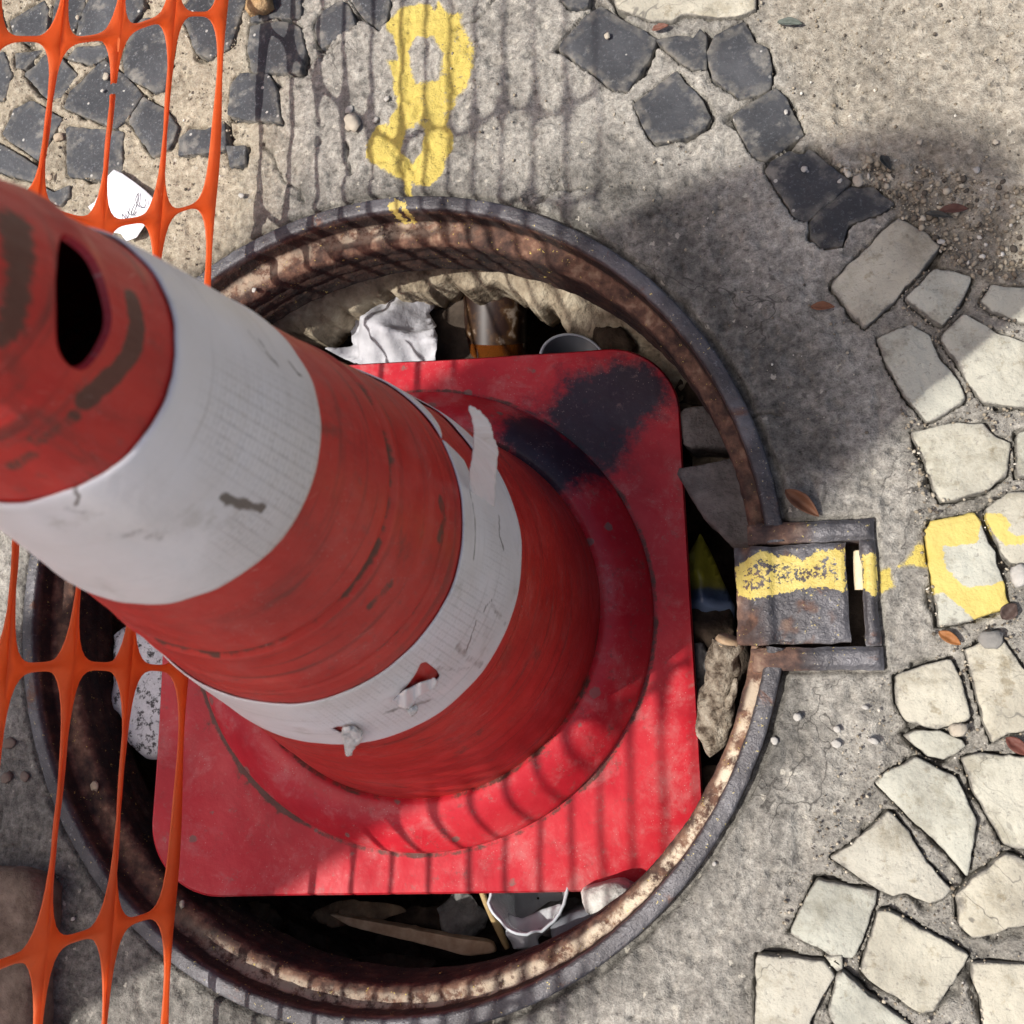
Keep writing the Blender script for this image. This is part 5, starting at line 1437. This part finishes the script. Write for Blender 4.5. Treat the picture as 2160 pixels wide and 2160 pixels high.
leaf(1393, 60, 0.0120, 0.005, 0.1, (0.22, 0.10, 0.07), 'reddish leaf bit between the stones at the top', 0.003, 0.002, 9)
leaf(2128, 1290, 0.0120, 0.009, 0.8, (0.09, 0.06, 0.05), 'dark brown leaf bit right of the yellow painted stone', 0.001, 0.004, 10)

M_rock = mat_simple('ochre rubble', [(0.3, (0.10, 0.06, 0.03)), (0.5, (0.40, 0.26, 0.13)), (0.7, (0.58, 0.42, 0.24))], 50, 0.9, 0.2, 0.004, 140, 0.9).m
n = mat_simple('brown masonry', [(0.3, (0.10, 0.070, 0.05)), (0.5, (0.19, 0.14, 0.105)), (0.7, (0.28, 0.21, 0.16))], 60, 0.92, 0.2, 0.004, 150, 0.8)
M_block = n.m
blk = chunk('masonry_block', [(-160, 1835), (-30, 1830), (30, 1836), (62, 1850), (78, 1880), (80, 1940), (64, 2020), (56, 2120), (50, 2260), (-160, 2280)], 0.028, 0.032, M_block, 33, 0.007, 0.003, 0.02, 0.0, label='worn brown masonry block lying in the lower left corner', cat='masonry block')
M_peb = [mat_simple('pebble %d' % i, [(0.3, tuple(c * 0.75 for c in col)), (0.7, col)], 90, 0.75).m for i, col in enumerate([(0.46, 0.41, 0.33), (0.48, 0.46, 0.42), (0.45, 0.36, 0.26), (0.20, 0.15, 0.12), (0.25, 0.24, 0.22)])]
M_peb.append(M_rock)
def pebble(px, py, r, mi, seed, label, group=None, z=0.001, flat=0.42):
    bm = bmesh.new(); bmesh.ops.create_icosphere(bm, subdivisions=2, radius=1.0)
    rs = random.Random(seed); sx, sy = 0.8 + 0.5 * rs.random(), 0.7 + 0.3 * rs.random(); off = Vector((rs.random() * 9, rs.random() * 9, 0))
    ca = rs.random() * 6.28
    for v in bm.verts:
        k = 1 + 0.55 * mnoise.noise(v.co * 1.5 + off)
        p = Vector((v.co.x * sx, v.co.y * sy, v.co.z * flat)) * k * r
        v.co = Vector((p.x * math.cos(ca) - p.y * math.sin(ca), p.x * math.sin(ca) + p.y * math.cos(ca), p.z))
    me = bpy.data.meshes.new('pebble'); bm.to_mesh(me); bm.free()
    o = link('pebble', me, M_peb[mi]); o.location = P(px, py, z) + Vector((0, 0, r * flat * 0.6))
    tag(o, label, 'pebble', group)
pebble(556, 12, 0.0135, 5, 21, 'ochre lump of rubble on the dark stones at the top left', None, 0.002, 0.75)
pebble(1811, 382, 0.0046, 0, 1, 'largest cream pebble, at the edge of the sandy ground by the dark stones')
pebble(744, 262, 0.0070, 0, 2, 'yellowish grey pebble beside the yellow paint mark')
pebble(739, 233, 0.0042, 1, 3, 'angular white chip above the yellowish pebble')
pebble(793, 254, 0.0032, 1, 4, 'small white chip touching the yellow paint')
pebble(2149, 1213, 0.0058, 1, 5, 'pale bluish pebble at the right edge beside the yellow painted stone')
pebble(2092, 1350, 0.0062, 4, 6, 'flat grey pebble on the corner of a pale stone', None, 0.003, 0.3)
pebble(17, 1640, 0.0062, 3, 7, 'round brown pebble at the left edge beside the iron rim')
pebble(55, 1637, 0.0042, 3, 8, 'small brown pebble right of the round one at the left edge')
pebble(22, 1568, 0.0058, 3, 9, 'mossy brown pebble at the left edge above the round one')
pebble(225, 162, 0.0036, 0, 10, 'cream pebble on a dark stone between the orange strands', None, 0.003)
pebble(2021, 1540, 0.0050, 0, 11, 'cream stone chip at the corner of a pale stone', None, 0.002, 0.4)
pebble(126, 290, 0.0050, 2, 12, 'pinkish chip between the dark stones at the left')
pebble(107, 375, 0.0036, 2, 13, 'small pinkish chip above the tip of the cone at the left')
pebble(202, 1658, 0.0045, 2, 14, 'flat tan pebble lying on the iron ledge at the left', None, -0.017, 0.4)
for k, (px, py, r, mi, z) in enumerate([(1697, 357, .0022, 1, .004), (1772, 382, .0018, 1, .002), (1658, 237, .0018, 1, .004), (1917, 391, .0022, 0, .001), (1281, 76, .0026, 0, .004), (816, 209, .0026, 1, .001), (164, 37, .0022, 0, .003), (217, 192, .0020, 1, .003), (510, 414, .0028, 1, .001),
        (1682, 1513, .0030, 1, .001), (1764, 1569, .0028, 1, .001), (1634, 1563, .0026, 1, .001), (1842, 1563, .0026, 1, .001), (1766, 1538, .0020, 1, .001), (1825, 1492, .0018, 1, .001), (1507, 1822, .0014, 1, .001), (385, 1907, .0024, 0, -.017), (537, 612, .0026, 1, -.016), (155, 1938, .0020, 1, .001), (1940, 300, .002, 0, .002), (2100, 300, .002, 0, .002), (2060, 360, .0024, 1, .002), (1985, 510, .002, 1, .002)]):
    pebble(px, py, r, mi, 40 + k, 'tiny pale pebble, one of those scattered over the pavement and rim', 'tiny pale pebbles', z)

def build_gravel():
    """loose grit on the sandy corners and in the joints"""
    r = np.random.default_rng(11)
    bm = bmesh.new(); bmesh.ops.create_icosphere(bm, subdivisions=1, radius=1.0)
    bm.verts.ensure_lookup_table()
    base = np.array([v.co[:] for v in bm.verts]); tri = np.array([[v.index for v in f.verts] for f in bm.faces]); bm.free()
    pts = []
    STONE_W = [[tuple(v) for v in poly_world(p)] for p in BLACK + WHITE]
    def scatter(poly, cnt, lo, hi):
        w = poly_world(poly); a = w.min(0); b = w.max(0)
        while cnt > 0:
            q = a + (b - a) * r.random((cnt, 2)); q = q[inside([tuple(p) for p in w], q[:, 0], q[:, 1])]
            q = q[np.hypot(q[:, 0], q[:, 1]) > 0.304]
            for sp_ in STONE_W:
                q = q[~inside(sp_, q[:, 0], q[:, 1])]
            for p in q[:cnt]: pts.append((p[0], p[1], lo + (hi - lo) * r.random() ** 3))
            cnt -= len(q)
    scatter([(1560, -40), (1640, 200), (1760, 350), (1880, 430), (2000, 560), (2200, 640), (2200, -40)], 700, 0.0004, 0.0013)
    scatter([(1760, 350), (1850, 330), (2200, 400), (2200, 620), (2000, 560), (1880, 440)], 900, 0.0005, 0.0022)
    scatter([(0, 0), (600, 0), (480, 420), (420, 560), (300, 560), (0, 330)], 600, 0.0004, 0.0013)
    scatter([(1900, 560), (2200, 600), (2200, 1500), (1980, 1420), (1900, 900)], 500, 0.0004, 0.0015)
    scatter([(1850, 1400), (2200, 1400), (2200, 2200), (1600, 2200), (1650, 1900)], 450, 0.0004, 0.0012)
    scatter([(900, 0), (1700, 400), (1900, 1000), (1700, 1000), (1400, 500), (1000, 400)], 220, 0.0004, 0.0012)
    pts_ = np.array(pts); n = len(pts_)
    sc = pts_[:, 2][:, None, None] * (0.6 + 0.8 * r.random((n, 1, 3)))
    ang = r.random(n) * 6.28
    b = base[None] * sc * (0.8 + 0.4 * r.random((n, len(base), 1)))
    x = b[..., 0] * np.cos(ang)[:, None] - b[..., 1] * np.sin(ang)[:, None]; y = b[..., 0] * np.sin(ang)[:, None] + b[..., 1] * np.cos(ang)[:, None]
    co = np.stack([x + pts_[:, 0][:, None], y + pts_[:, 1][:, None], b[..., 2] + 0.0008 + pts_[:, 2][:, None] * 0.3], -1).reshape(-1, 3)
    f = (tri[None] + (np.arange(n) * len(base))[:, None, None]).reshape(-1, 3)
    shade = np.repeat(r.random(n), len(base))
    nm = NT('grit', 0.85, 0.2)
    nm.color(nm.ramp(nm.attr('shade'), [(0.0, (0.07, 0.06, 0.05)), (0.25, (0.20, 0.165, 0.12)), (0.7, (0.34, 0.295, 0.22)), (0.93, (0.48, 0.43, 0.34)), (1.0, (0.66, 0.63, 0.56))]))
    o = link('grit', mesh_np('grit', co, f, dict(shade=shade)), nm.m)
    o['kind'] = 'stuff'; o['label'] = 'loose sandy grit strewn over the pavement and joints'; o['category'] = 'grit'
build_gravel()
